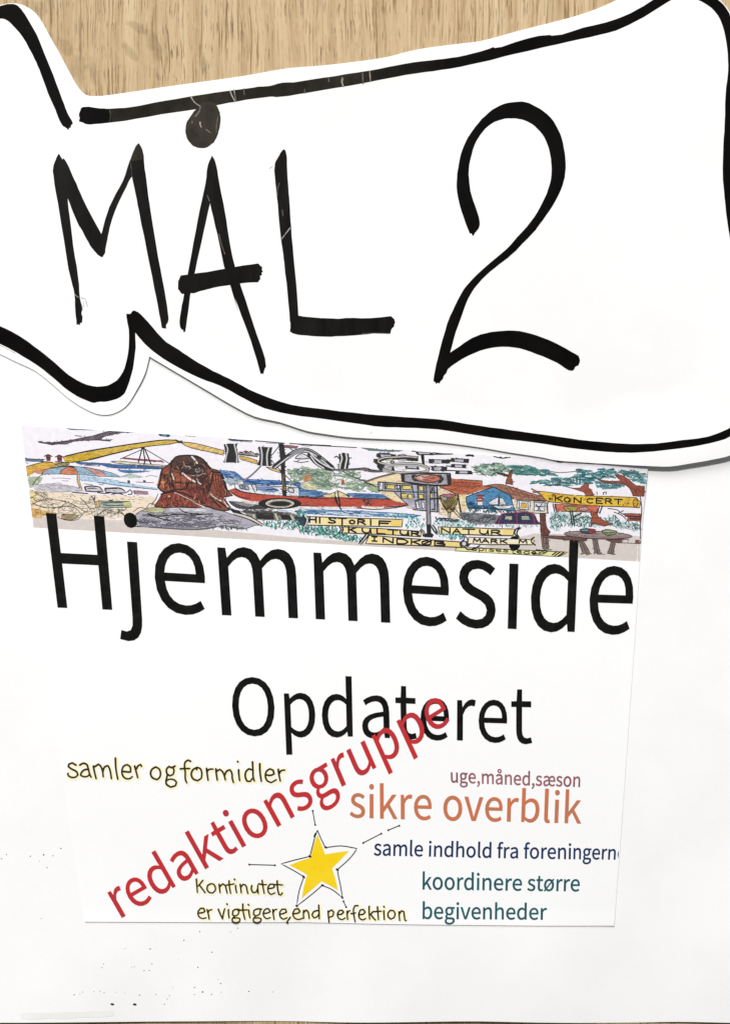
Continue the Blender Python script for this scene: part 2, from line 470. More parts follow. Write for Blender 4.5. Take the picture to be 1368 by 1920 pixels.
GL = json.loads(r'''{",":[278,[[75,-190],[153,-140],[203,-69],[221,19],[212,77],[185,113],[144,126],[110,118],[85,96],[75,62],[84,28],[109,6],[142,-2],[153,-1],[140,-57],[106,-102],[53,-136]]],"H":[728,[[101,0],[193,0],[193,346],[535,346],[535,0],[628,0],[628,733],[535,733],[535,426],[193,426],[193,733],[101,733]]],"O":[742,[[371,-13],[474,4],[561,54],[627,133],[669,239],[684,369],[669,498],[627,603],[561,681],[474,729],[371,746],[268,729],[181,681],[115,603],[73,498],[58,369],[73,239],[115,133],[181,54],[268,4]],[[371,68],[298,82],[237,121],[192,184],[163,267],[153,369],[163,470],[192,552],[237,614],[298,652],[371,665],[444,652],[505,614],[550,552],[579,470],[589,369],[579,267],[550,184],[505,121],[444,82]]],"a":[563,[[217,-13],[282,-2],[342,26],[397,65],[400,65],[408,0],[483,0],[483,334],[476,409],[455,471],[419,517],[366,547],[295,557],[212,546],[139,519],[82,486],[117,423],[164,451],[219,472],[280,481],[326,473],[358,453],[378,422],[389,385],[392,344],[269,324],[175,295],[110,256],[71,205],[59,141],[67,87],[88,44],[122,13],[166,-6]],[[243,61],[194,70],[160,97],[147,147],[155,186],[181,219],[227,246],[296,268],[392,283],[392,132],[341,93],[293,69]]],"b":[618,[[331,-13],[403,0],[468,37],[520,97],[554,178],[567,280],[558,373],[531,450],[488,508],[427,544],[351,557],[291,547],[233,519],[180,481],[184,578],[184,796],[92,796],[92,0],[165,0],[173,56],[177,56],[227,19],[279,-5]],[[316,64],[276,69],[231,87],[184,120],[184,406],[234,447],[282,471],[328,480],[383,471],[424,444],[451,402],[467,346],[472,279],[464,205],[443,145],[410,101],[367,73]]],"d":[620,[[277,-13],[339,-2],[395,25],[442,64],[445,64],[453,0],[528,0],[528,796],[436,796],[436,587],[441,494],[394,528],[345,549],[288,557],[216,544],[152,507],[100,448],[66,368],[53,271],[63,172],[93,93],[139,35],[201,-1]],[[297,64],[245,73],[203,99],[172,142],[153,200],[147,272],[155,341],[177,399],[211,442],[254,470],[304,480],[348,474],[392,456],[436,423],[436,138],[391,97],[345,72]]],"e":[554,[[312,-13],[380,-6],[439,14],[490,42],[458,103],[416,80],[372,65],[322,60],[264,69],[216,93],[178,133],[153,186],[142,250],[508,250],[512,302],[503,388],[476,459],[431,512],[371,545],[295,557],[222,544],[156,507],[102,448],[65,369],[52,271],[65,173],[102,94],[158,35],[229,-1]],[[141,315],[154,374],[178,421],[212,456],[252,477],[297,484],[344,477],[381,456],[409,422],[426,375],[432,315]]],"f":[325,[[33,469],[107,469],[107,0],[198,0],[198,469],[313,469],[313,543],[198,543],[198,629],[206,688],[232,724],[275,736],[336,721],[356,792],[265,809],[207,801],[163,778],[132,741],[113,691],[107,630],[107,543],[33,538]]],"g":[564,[[275,-250],[368,-240],[444,-213],[502,-172],[538,-120],[550,-62],[542,-14],[519,22],[482,48],[429,62],[361,67],[254,67],[197,75],[167,96],[159,126],[164,152],[176,173],[194,191],[274,172],[338,181],[392,205],[435,244],[463,297],[473,361],[467,405],[452,443],[429,473],[540,473],[540,543],[351,543],[274,557],[211,548],[155,523],[111,483],[82,429],[71,363],[81,302],[108,253],[142,217],[142,213],[114,188],[91,154],[82,112],[88,74],[106,44],[131,23],[131,18],[88,-17],[60,-59],[51,-105],[62,-156],[92,-196],[139,-226],[201,-244]],[[274,234],[217,250],[175,294],[159,363],[175,431],[216,475],[274,490],[333,475],[374,431],[390,363],[374,294],[332,250]],[[288,-187],[203,-175],[150,-142],[131,-92],[137,-61],[154,-29],[186,0],[256,-8],[350,-8],[411,-15],[447,-36],[460,-77],[439,-130],[379,-171]]],"h":[607,[[92,0],[184,0],[184,394],[234,440],[281,468],[332,477],[370,472],[399,455],[419,427],[431,386],[435,332],[435,0],[526,0],[526,344],[520,419],[500,479],[468,522],[421,548],[360,557],[292,545],[232,512],[180,466],[184,578],[184,796],[92,796]]],"i":[275,[[92,0],[184,0],[184,543],[92,543]],[[138,655],[170,663],[191,684],[199,716],[191,747],[170,767],[138,775],[106,767],[86,747],[78,716],[86,684],[106,663]]],"j":[275,[[35,-242],[92,-234],[134,-211],[163,-173],[179,-123],[184,-62],[184,543],[93,543],[93,-62],[88,-119],[67,-156],[26,-169],[-26,-159],[-44,-228]],[[138,655],[169,663],[191,684],[199,716],[191,747],[169,767],[138,775],[106,767],[85,747],[77,716],[85,684],[106,663]]],"k":[552,[[92,0],[182,0],[182,143],[284,262],[443,0],[542,0],[337,324],[518,543],[416,543],[186,257],[182,257],[182,796],[92,796]]],"l":[284,[[188,-13],[241,-5],[228,65],[209,63],[196,67],[187,79],[184,102],[184,796],[92,796],[92,108],[102,42],[133,1]]],"m":[926,[[92,0],[184,0],[184,394],[232,440],[277,468],[320,477],[357,472],[385,455],[405,427],[417,386],[421,332],[421,0],[512,0],[512,394],[561,440],[606,468],[649,477],[686,472],[714,455],[734,427],[746,386],[750,332],[750,0],[841,0],[841,344],[835,419],[815,479],[783,522],[737,548],[677,557],[613,544],[554,507],[497,453],[467,508],[418,544],[347,557],[285,544],[229,511],[178,464],[176,464],[167,543],[92,543]]],"n":[610,[[92,0],[184,0],[184,394],[234,440],[281,468],[332,477],[370,472],[399,455],[419,427],[431,386],[435,332],[435,0],[526,0],[526,344],[520,419],[500,479],[468,522],[421,548],[360,557],[291,544],[231,511],[178,464],[176,464],[167,543],[92,543]]],"o":[606,[[303,-13],[380,-1],[449,35],[504,93],[541,172],[554,271],[541,370],[504,450],[449,508],[380,545],[303,557],[226,545],[157,508],[102,450],[65,370],[52,271],[65,172],[102,93],[157,35],[226,-1]],[[303,63],[251,73],[207,100],[174,144],[153,201],[146,271],[153,341],[174,399],[207,442],[251,470],[303,480],[356,470],[399,442],[432,399],[454,341],[461,271],[454,201],[432,144],[399,100],[356,73]]],"p":[620,[[92,-229],[184,-229],[184,-45],[181,50],[231,15],[281,-6],[331,-13],[403,0],[468,37],[520,97],[554,178],[567,280],[558,373],[531,450],[488,508],[427,544],[351,557],[289,546],[231,518],[178,480],[176,480],[167,543],[92,543]],[[316,64],[276,69],[232,87],[184,120],[184,406],[234,447],[282,471],[328,480],[383,471],[424,444],[451,402],[467,346],[472,279],[464,205],[443,145],[410,101],[367,73]]],"r":[388,[[92,0],[184,0],[184,349],[225,423],[273,463],[320,475],[373,466],[390,545],[332,557],[274,543],[221,504],[178,444],[176,444],[167,543],[92,543]]],"s":[468,[[234,-13],[304,-5],[359,18],[399,53],[423,97],[431,148],[421,202],[396,242],[358,272],[314,294],[266,313],[209,336],[166,365],[149,407],[160,447],[193,475],[250,486],[295,480],[335,462],[373,438],[417,495],[370,526],[313,548],[249,557],[184,549],[132,528],[94,494],[70,452],[62,403],[71,354],[96,316],[132,287],[174,264],[220,246],[279,222],[325,189],[344,143],[332,100],[297,70],[237,58],[177,66],[125,89],[76,123],[32,62],[90,23],[159,-3]]],"t":[377,[[262,-13],[363,7],[345,76],[283,61],[233,73],[207,109],[199,165],[199,469],[347,469],[347,543],[199,543],[199,696],[123,696],[113,543],[27,538],[27,469],[108,469],[108,168],[113,107],[129,57],[158,19],[202,-5]]],"u":[607,[[251,-13],[319,-1],[377,33],[430,85],[433,85],[440,0],[516,0],[516,543],[425,543],[425,158],[376,106],[329,76],[278,66],[240,71],[211,88],[191,116],[180,156],[176,210],[176,543],[84,543],[84,199],[90,124],[110,64],[143,22],[189,-4]]],"v":[521,[[209,0],[316,0],[508,543],[418,543],[315,234],[265,74],[260,74],[210,234],[108,543],[13,543]]],"å":[563,[[217,-13],[282,-2],[342,26],[397,65],[400,65],[408,0],[483,0],[483,334],[476,409],[455,471],[419,517],[366,547],[295,557],[212,546],[139,519],[82,486],[117,423],[164,451],[219,472],[280,481],[326,473],[358,453],[378,422],[389,385],[392,344],[269,324],[175,295],[110,256],[71,205],[59,141],[67,87],[88,44],[122,13],[166,-6]],[[243,61],[194,70],[160,97],[147,147],[155,186],[181,219],[227,246],[296,268],[392,283],[392,132],[341,93],[293,69]],[[299,620],[364,634],[405,672],[420,729],[405,786],[364,824],[299,838],[234,824],[192,786],[177,729],[192,672],[234,634]],[[299,660],[266,669],[244,692],[235,729],[244,766],[266,789],[299,798],[331,789],[354,766],[363,729],[354,692],[331,669]]],"æ":[877,[[225,-13],[297,-1],[372,33],[446,89],[494,39],[556,1],[638,-13],[706,-6],[763,14],[814,42],[780,106],[740,82],[697,67],[648,61],[595,70],[549,95],[513,134],[489,187],[479,250],[831,250],[836,300],[827,386],[801,457],[759,511],[701,545],[628,557],[558,543],[498,503],[449,441],[417,502],[365,542],[293,557],[215,546],[146,519],[89,486],[125,423],[172,451],[225,472],[283,481],[329,473],[361,453],[381,422],[392,385],[395,344],[274,325],[181,296],[116,256],[78,205],[66,141],[74,87],[96,44],[130,13],[174,-6]],[[251,61],[202,70],[168,97],[155,147],[163,186],[189,219],[235,247],[303,268],[394,283],[395,255],[415,144],[362,98],[305,71]],[[479,310],[491,369],[513,417],[545,453],[582,476],[625,484],[670,477],[707,455],[733,420],[749,371],[755,310]]],"ø":[606,[[92,-26],[148,42],[195,12],[247,-7],[303,-13],[380,-1],[449,35],[504,93],[541,172],[554,271],[547,345],[526,409],[495,463],[555,536],[514,569],[458,501],[411,532],[359,551],[303,557],[226,545],[157,508],[102,450],[65,370],[52,271],[59,196],[80,132],[112,79],[52,6]],[[303,61],[264,66],[229,80],[199,104],[439,395],[465,267],[457,198],[435,141],[401,98],[356,71]],[[168,148],[142,275],[150,344],[172,401],[206,445],[250,473],[303,483],[342,478],[377,463],[408,439]]]," ":[224]}''')
def text_layout(s):
    x = 0; out = []
    for ch in s:
        g = GL[ch]; out.append((ch, x, [[(px + x, py) for px, py in L] for L in g[1:]])); x += g[0]
    return out
def thicken(L, w):
    L = clean(L); n = len(L); out = []
    for i in range(n):
        (ax, ay), (bx, by), (cx, cy) = L[i - 1], L[i], L[(i + 1) % n]
        d1 = math.hypot(bx - ax, by - ay) or 1; d2 = math.hypot(cx - bx, cy - by) or 1
        nx = (ay - by) / d1 + (by - cy) / d2; ny = (bx - ax) / d1 + (cx - bx) / d2
        k = w / max(0.5, (nx * nx + ny * ny) / 2)
        out.append((bx + SIGN_W * nx * k, by + SIGN_W * ny * k))
    return out
_o = GL['l'][1]
_ar = sum(_o[i][0] * _o[(i + 1) % len(_o)][1] - _o[(i + 1) % len(_o)][0] * _o[i][1] for i in range(len(_o)))
SIGN_W = 1 if _ar > 0 else -1
def text_mesh(s, anchors, weight=0.0, clip=None):
    """anchors: (glyph index, 'L'/'R', base point, top point, glyph y of the top point)"""
    lay = text_layout(s); A = []
    for i, side, bp, tp, gy in anchors:
        xs = [p[0] for L in lay[i][2] for p in L]
        A.append((min(xs) if side == 'L' else max(xs), bp, ((tp[0] - bp[0]) / gy, (tp[1] - bp[1]) / gy)))
    A.sort(key=lambda a: a[0])
    def warp(p):
        j = 0
        while j < len(A) - 2 and p[0] > A[j + 1][0]: j += 1
        a, b_ = A[j], A[j + 1]; t = (p[0] - a[0]) / (b_[0] - a[0])
        ux = a[2][0] + (b_[2][0] - a[2][0]) * t; uy = a[2][1] + (b_[2][1] - a[2][1]) * t
        return (a[1][0] + (b_[1][0] - a[1][0]) * t + ux * p[1], a[1][1] + (b_[1][1] - a[1][1]) * t + uy * p[1])
    VV, FF, n = [], [], 0
    for ch, x, loops in lay:
        if not loops: continue
        if ch in 'ij' or ch == 'å':       # dots and rings apart from the stem
            pass
        W = [[warp(p) for p in L] for L in loops]
        if weight:
            W = [thicken(L, weight) for L in W]
        if clip: W = [[(min(p[0], clip(p[1])), p[1]) for p in L] for L in W]
        V, F = region(W, 10)
        VV.append(V); FF.append(F + n); n += len(V)
    return np.vstack(VV), np.vstack(FF)

def lettering(s, anchors, mat, off=LET, label=None, clip=None):
    o = decal('lettering', text_mesh(s, anchors, 0.25 if s[0] in 'HO' else 0.42, clip=clip), h_print, off, mat, page)
    return tag(o, label)

XH, AS = 543, 796
z1 = fr(60, 940, 2.28); z2 = fr(620, 960, 2.206)
q = lambda f, x, y: f([(x, y)])[0]
lettering('Hjemmeside', [(0, 'L', q(z1,112,453), q(z1,62,50), 733), (1, 'R', q(z1,476,468), q(z1,457,175), XH),
    (3, 'L', q(z1,813,485), q(z1,793,197), XH), (4, 'L', q(z1,1213,502), q(z1,1203,219), XH), (4, 'R', q(z2,245,457), q(z2,238,182), XH),
    (7, 'L', q(z2,725,481), q(z2,732,213), XH), (8, 'R', q(z2,1006,495), q(z2,1023,100), AS), (9, 'R', q(z2,1240,503), q(z2,1254,232), XH)],
    M_black, label='large black printed word Hjemmeside')
z3 = fr(400, 1240, 2.1375)
lettering('Opdateret', [(0, 'L', q(z3,80,292), q(z3,72,66), 733), (1, 'L', q(z3,290,300), q(z3,283,128), XH), (2, 'R', q(z3,558,300), q(z3,553,60), AS),
    (3, 'R', q(z3,706,306), q(z3,702,142), XH), (6, 'L', q(z3,975,315), q(z3,976,155), XH), (8, 'R', q(z3,1275,328), q(z3,1275,160), XH)],
    M_black, label='black printed word Opdateret')
z4 = fr(100, 1400, 2.974)
lettering('redaktionsgruppe', [(0, 'L', q(z4,385,950), q(z4,305,812), XH), (2, 'R', q(z4,683,775), q(z4,570,577), AS), (4, 'L', q(z4,848,680), q(z4,735,478), AS),
    (8, 'L', q(z4,1250,445), q(z4,1172,303), XH), (11, 'L', q(z3,515,500), q(z3,470,393), XH), (13, 'L', (719.3,1430), (697,1380), XH), (14, 'L', (766,1402), (743,1352), XH),
    (15, 'R', (845, 1352), (824, 1303), XH)], M_red, LET + 0.000006, 'slanting red printed word redaktionsgruppe')
z5 = fr(640, 1420, 2.443)
lettering('uge,måned,sæson', [(0, 'L', q(z5,501,113), q(z5,500,68), XH), (8, 'R', q(z5,860,127), q(z5,861,62), AS), (14, 'R', q(z5,1089,134), q(z5,1091,88), XH)], M_mauve, label='small mauve printed words uge,måned,sæson')
lettering('sikre overblik', [(0, 'L', q(z5,38,272), q(z5,40,165), XH), (2, 'L', q(z5,177,278), q(z5,176,118), AS), (6, 'L', q(z5,466,286), q(z5,466,176), XH), (10, 'L', q(z5,822,293), q(z5,827,140), AS), (13, 'L', q(z5,1020,299), q(z5,1026,146), AS), (13, 'R', q(z5,1094,301), q(z5,1098,148), AS)],
    M_orange, label='orange printed words sikre overblik')
lettering('samle indhold fra foreningerne', [(0, 'L', q(z5,148,447), q(z5,150,395), XH), (3, 'L', q(z5,313,450), q(z5,315,377), AS), (12, 'R', q(z5,683,458), q(z5,685,387), AS),
    (18, 'L', q(z5,833,461), q(z5,834,412), XH), (23, 'R', q(z5,1048,464), q(z5,1049,414), XH), (28, 'R', q(z5,1251,466), q(z5,1254,420), XH)], M_navy,
    label='navy printed line samle indhold fra foreningern', clip=lambda y: XR(y) - 1.2)
lettering('koordinere større', [(0, 'L', q(z5,371,602), q(z5,372,521), AS), (4, 'R', q(z5,603,605), q(z5,604,525), AS), (9, 'R', q(z5,823,608), q(z5,825,556), XH),
    (16, 'R', q(z5,1087,611), q(z5,1089,558), XH)], M_teal, label='dark teal printed words koordinere større')
lettering('begivenheder', [(0, 'L', q(z5,371,736), q(z5,372,657), AS), (11, 'R', q(z5,937,740), q(z5,938,689), XH)], M_teal, label='dark teal printed word begivenheder')

# hand-lettered lines
H1 = fr(110, 1400, 5.7); H2 = fr(320, 1400, 5.7); H3 = fr(350, 1630, 6.218); H4 = fr(530, 1660, 5.472)
HL = {
'samler og formidler': [
 (H1,[(190,195),(150,172),(115,185),(108,210),(140,235),(195,265),(210,300),(180,325),(130,322),(105,300),(105,282)]),
 (H1,[(230,195),(270,175),(305,190),(320,230),(335,290),(352,325)]),(H1,[(325,240),(280,245),(245,280),(240,305),(280,320),(320,310),(335,290)]),
 (H1,[(375,205),(385,260),(405,340)]),(H1,[(385,215),(430,185),(455,210),(475,270),(480,320)]),(H1,[(475,270),(495,215),(530,200),(550,240),(568,340)]),
 (H1,[(610,120),(615,230),(635,345)]),
 (H1,[(690,262),(740,268),(772,270),(768,215),(735,190),(700,205),(680,250),(690,310),(725,340),(765,338),(790,318)]),
 (H1,[(815,205),(830,260),(848,330)]),(H1,[(835,235),(850,205),(880,188),(890,210)]),
 (H1,[(1040,215),(1000,240),(985,285),(1005,330),(1055,350),(1085,320),(1090,270),(1075,235),(1040,215)]),
 (H1,[(1245,205),(1215,222),(1180,210),(1155,240),(1160,285),(1190,310),(1225,295),(1235,250),(1220,215)]),
 (H1,[(1165,300),(1155,340),(1150,370),(1155,400),(1200,430),(1250,415),(1262,380),(1240,355),(1190,345),(1150,365)]),
 (H2,[(215,155),(190,142),(160,160),(150,200),(158,270),(160,350),(175,385)]),(H2,[(105,235),(160,232),(205,232)]),
 (H2,[(280,222),(240,245),(222,290),(240,340),(290,362),(330,335),(335,285),(320,235),(285,218),(280,245)]),
 (H2,[(385,230),(392,290),(402,358)]),(H2,[(392,262),(415,240),(455,238)]),
 (H2,[(485,235),(490,290),(500,355)]),(H2,[(492,262),(525,240),(555,265),(575,310),(585,352)]),(H2,[(575,310),(600,260),(635,245),(655,280),(660,340),(672,380)]),
 (H2,[(727,245),(730,300),(738,360)]),(H2,[(716,156),(722,164)]),
 (H2,[(875,160),(880,250),(882,320),(895,365)]),(H2,[(870,245),(835,235),(805,265),(798,320),(815,365),(850,370),(880,330)]),
 (H2,[(952,180),(955,270),(970,370)]),
 (H2,[(1020,300),(1065,305),(1105,290),(1095,250),(1060,235),(1025,260),(1012,310),(1030,360),(1075,382),(1128,352)]),
 (H2,[(1150,240),(1158,300),(1172,365)]),(H2,[(1160,285),(1180,255),(1220,248)])],
'Kontinutet': [
 (H3,[(115,110),(120,180),(128,265)]),(H3,[(190,125),(150,175),(130,195)]),(H3,[(150,180),(185,225),(218,270)]),
 (H3,[(280,165),(245,185),(240,230),(265,265),(305,272),(335,240),(335,200),(310,168),(280,165)]),
 (H3,[(380,170),(385,220),(392,270)]),(H3,[(388,200),(420,165),(450,185),(465,240),(475,275)]),
 (H3,[(495,130),(500,200),(515,278)]),(H3,[(465,180),(510,175),(555,165)]),
 (H3,[(572,185),(575,230),(585,270)]),(H3,[(556,110),(564,120)]),
 (H3,[(625,170),(632,220),(638,270)]),(H3,[(632,205),(660,170),(690,185),(705,240),(715,278)]),
 (H3,[(760,185),(755,230),(775,268),(810,262),(828,220),(830,180)]),(H3,[(828,220),(835,278)]),
 (H3,[(880,125),(890,200),(905,278)]),(H3,[(840,165),(890,175),(930,175)]),
 (H3,[(950,220),(1000,215),(1025,200),(1010,170),(970,170),(948,210),(955,265),(985,290),(1030,270)]),
 (H3,[(1055,130),(1060,220),(1075,290),(1100,295),(1115,270)]),(H3,[(1020,175),(1070,175),(1118,180)])],
'er vigtigere,end perfektion': [
 (H3,[(150,505),(190,500),(215,485),(200,450),(165,450),(135,490),(145,545),(185,568),(230,560)]),
 (H3,[(240,465),(255,520),(265,575)]),(H3,[(250,500),(265,475),(295,465)]),
 (H3,[(370,460),(395,520),(420,572)]),(H3,[(420,572),(430,510),(445,455)]),
 (H3,[(488,465),(490,520),(498,562)]),(H3,[(469,398),(477,408)]),
 (H3,[(615,465),(570,462),(540,480),(535,525),(565,540),(600,520),(610,480)]),
 (H3,[(560,545),(535,570),(535,605),(580,618),(620,600),(622,570),(590,560),(555,565)]),
 (H3,[(655,400),(658,480),(680,578)]),(H3,[(600,475),(660,470),(710,468)]),
 (H3,[(725,470),(730,520),(740,562)]),(H3,[(718,405),(726,415)]),
 (H3,[(875,460),(820,458),(785,475),(780,520),(810,540),(850,520),(860,470)]),
 (H3,[(800,545),(780,570),(780,605),(825,618),(865,600),(870,572),(835,560),(800,565)]),
 (H3,[(890,510),(940,505),(975,490),(955,455),(920,460),(895,500),(905,550),(935,572),(975,558)]),
 (H3,[(1005,465),(1010,520),(1020,580)]),(H3,[(1010,500),(1025,470),(1050,462)]),
 (H3,[(1085,520),(1130,510),(1165,495),(1150,460),(1110,462),(1085,500),(1095,555),(1130,578),(1170,560)]),
 (H3,[(1208,555),(1165,616)]),
 (H3,[(1240,515),(1300,505),(1320,490),(1300,455),(1260,462),(1238,510),(1255,560),(1300,580),(1368,560)]),
 (H4,[(215,255),(212,290),(215,335)]),(H4,[(215,275),(240,250),(260,270),(272,338)]),
 (H4,[(368,200),(372,270),(375,340)]),(H4,[(365,255),(320,265),(300,300),(320,330),(350,320),(372,290)]),
 (H4,[(465,260),(468,310),(475,375)]),(H4,[(468,270),(500,248),(522,270),(515,310),(475,325)]),
 (H4,[(560,295),(600,292),(625,270),(605,250),(575,258),(560,295),(575,335),(610,348),(640,330)]),
 (H4,[(660,260),(660,300),(665,345)]),(H4,[(662,285),(675,262),(690,255)]),
 (H4,[(770,205),(740,205),(725,240),(730,310),(742,370)]),(H4,[(700,285),(730,285),(745,275)]),
 (H4,[(780,298),(825,290),(845,270),(825,243),(795,248),(778,295),(790,335),(820,350),(850,335)]),
 (H4,[(885,210),(885,280),(890,340)]),(H4,[(925,265),(895,295)]),(H4,[(900,290),(925,325),(950,350)]),
 (H4,[(970,215),(975,280),(980,345)]),(H4,[(935,265),(975,262),(1010,260)]),
 (H4,[(1035,255),(1037,300),(1040,345)]),(H4,[(1034,210),(1040,220)]),
 (H4,[(1105,250),(1080,275),(1078,315),(1105,340),(1140,325),(1150,285),(1135,255),(1105,250)]),
 (H4,[(1190,265),(1193,310),(1197,355)]),(H4,[(1193,290),(1215,255),(1240,265),(1245,310),(1250,350),(1265,355)])]}
for words, strokes in HL.items():
    S_ = [f(p) for f, p in strokes]
    w = 3.6 if words[0] == 's' else 3.1
    o = decal('hand_lettering', union([r for p in S_ for r in ribbon(p, w * 1.08, True, 3, w * 0.92)]), h_print, OFF + 0.00001, M_hand, page)
    tag(o, 'thin hand drawn words ' + words)
    decal('yellow_shading', union([r for p in S_ for r in ribbon([(x + 1.6, min(y + .8, 1722.5)) for x, y in p], w * 2.9, True, 2)]), h_print, OFF, M_halo, o)
    decal('yellow_shading', union([r for p in S_ for r in ribbon([(x + 1.0, min(y + .6, 1724)) for x, y in p], w * 1.75, True, 2)]), h_print, OFF + 0.000004, M_halo2, o)

# star
zs = fr(350, 1500, 3.04)
star = decal('star', region([smooth(zs([(745,195),(768,250),(788,308),(850,298),(925,288),(880,336),(828,388),(848,450),(862,512),(812,484),(768,462),(712,510),(655,560),(668,490),(686,424),(640,398),(585,370),(640,348),(705,328),(722,262)]), True, 2, 40)]), h_print, OFF, M_yellow, page)
tag(star, 'solid yellow five pointed star with a loose black pen outline')
st_out = [[(745,172),(768,225),(790,270),(880,260),(970,275),(945,312),(915,345),(858,395),(866,440),(875,480),(887,555),(830,510),(772,485),(720,530),(627,603),(640,520),(668,435),(600,395),(538,362),(610,342),(702,320),(720,250),(735,195),(745,172)]]
decal('star_outline', union([r for p in st_out for r in ribbon(zs(p), 2.0, True, 3, None, 35)]
      + [r for p in ([(735,190),(728,206)], [(662,432),(670,440)], [(698,318),(706,322)], [(788,266),(796,270)], [(625,600),(630,604)], [(884,550),(888,556)], [(770,484),(778,486)], [(854,393),(862,397)]) for r in ribbon(zs(p), 4.0, True, 1)]), h_print, OFF + 0.00001, M_pen, star)
for a, b_ in (((718,60),(732,140)), ((357,366),(503,370)), ((1005,243),(1108,190)), ((1148,170),(1210,145)), ((893,575),(908,608)), ((574,696),(582,678))):
    decal('star_ray', union(ribbon(zs([a, b_]), 1.9, True, 1) + ribbon(zs([a, (a[0] + .5, a[1] + .5)]), 4.0, True, 1) + ribbon(zs([b_, (b_[0] + .5, b_[1] + .5)]), 4.0, True, 1)), h_print, OFF + 0.00002, M_pen, star)

# ------------------------------------------------------------------ colour picture strip printed across the top of the page
# Every drawn shape is laid one hair above what it overlaps; the level map keeps count.
FA = fr(0, 780, 4.0235); FB = fr(280, 780, 4.0235); FC = fr(560, 800, 4.0235); FD = fr(840, 820, 3.42)
FE = fr(560, 820, 6.84); FG = fr(690, 840, 6.84); FH = fr(360, 810, 6.84)
strip_loop = [(40, 797), (430, 821), (800, 846), (1213, 874.5), (1205, 960), (1198, 1054), (900, 1036), (560, 1017.5), (340, 1004), (64, 989), (50, 880)]
LV = np.zeros((300, 1200), np.int16)
ART = {}
cur = ['picture_strip']
Z0_ = lambda p: p
DZ = 0.0000007
LW = 1.42
def put(VF, color):
    V, F = VF
    if not len(F): return
    V = V.copy()      # nothing prints past the trimmed edges of the strip
    V[:, 1] = np.clip(V[:, 1], 797.6 + (V[:, 0] - 40) * 0.0618 + 0.000006 * (V[:, 0] - 40) ** 2 * 0, 989 + (V[:, 0] - 64) * 0.0562)
    V[:, 0] = np.clip(V[:, 0], 40.5 + (V[:, 1] - 797) * 0.118, 1212.6 - (V[:, 1] - 875) * 0.0822)
    F = orient(V, F)
    T = V[F]
    x0 = np.clip((T[:, :, 0].min(1) - 30).astype(int), 0, 1199); x1 = np.clip((T[:, :, 0].max(1) - 30).astype(int) + 1, 1, 1200)
    y0 = np.clip((T[:, :, 1].min(1) - 780).astype(int), 0, 299); y1 = np.clip((T[:, :, 1].max(1) - 780).astype(int) + 1, 1, 300)
    lv = 1 + max(int(LV[a:b_, c_:d].max()) for a, b_, c_, d in zip(y0, y1, x0, x1))
    for a, b_, c_, d in zip(y0, y1, x0, x1): LV[a:b_, c_:d] = lv
    g = ART.setdefault(cur[0], [[], [], [], 0])
    z = h_print(V[:, 0], V[:, 1]) + 0.000015 + lv * DZ
    g[0].append(np.c_[wx(V[:, 0]), wy(V[:, 1]), z]); g[1].append(F + g[3]); gr = sum(color) / 3; dk = [v * 0.88 + gr * 0.12 for v in color]; g[2] += [ink(*dk, 1.22)] * len(F); g[3] += len(V)
def fill(f, pts, color, line=None, lw=1.2, corner=40, sm=2, wash=True):
    P = smooth(f(pts), True, sm, corner)
    put(region([P], 6), color)
    A = np.array(P); area = abs(np.sum(A[:, 0] * np.roll(A[:, 1], -1) - A[:, 1] * np.roll(A[:, 0], -1))) / 2
    if wash and area > 60 and sum(color) > 120:      # uneven brush marks in the wash
        n = int(min(90, area / 22)); a0 = rng.uniform(-.5, .5)
        scatter(Z0_, P, n, [tuple(v * 0.84 for v in color)], (3, 9), (.8, 1.7), (a0 - .4, a0 + .4), .25)
        scatter(Z0_, P, n // 2, [tuple(min(250, v * 1.1 + 12) for v in color), tuple(v * 0.70 for v in color)], (2.5, 7), (.7, 1.3), (a0 - .5, a0 + .5), .3)
    if line: put(union(ribbon(P + [P[0]], lw * LW, False, 1, None, 50, 6)), line)
def fills(f, polys, color):
    put(union([f(p) for p in polys]), color)
def stroke(f, paths, w, color, w1=None, sub=3):
    put(union([r for p in paths for r in ribbon(f(p), w * LW if w < 3 else w, True, sub if len(p) > 2 else 1, w1, 50, 6)]), color)
def ell(f, cx, cy, rx, ry, color, line=None, lw=1.2, n=20, rot=0.0):
    pts = [(cx + rx * math.cos(t * math.tau / n) * math.cos(rot) - ry * math.sin(t * math.tau / n) * math.sin(rot),
            cy + rx * math.cos(t * math.tau / n) * math.sin(rot) + ry * math.sin(t * math.tau / n) * math.cos(rot)) for t in range(n)]
    fill(f, pts, color, line, lw, 90, 1)
def scatter(f, poly, n, colors, size=(3, 7), w=(1.2, 2.4), ang=(0, 3.14), bend=0.5):
    """loose pen or brush dabs filling an area"""
    P = f(poly); A = np.array(P); lo, hi = A.min(0), A.max(0)
    groups = {c: [] for c in colors}; tries = 0; k = 0
    while k < n and tries < n * 20:
        tries += 1
        x, y = rng.uniform(lo[0], hi[0]), rng.uniform(lo[1], hi[1])
        if not inside([(x, y)], [P])[0]: continue
        a = rng.uniform(*ang); l = rng.uniform(*size); b_ = rng.uniform(-bend, bend) * l
        dx, dy = math.cos(a) * l / 2, math.sin(a) * l / 2
        p = [(x - dx, y - dy), (x - dy / l * b_, y + dx / l * b_), (x + dx, y + dy)]
        groups[colors[k % len(colors)]].append(ribbon(p, rng.uniform(*w), True, 2)); k += 1
    for c_, L in groups.items():
        if L: put(union([r for q_ in L for r in q_]), c_)
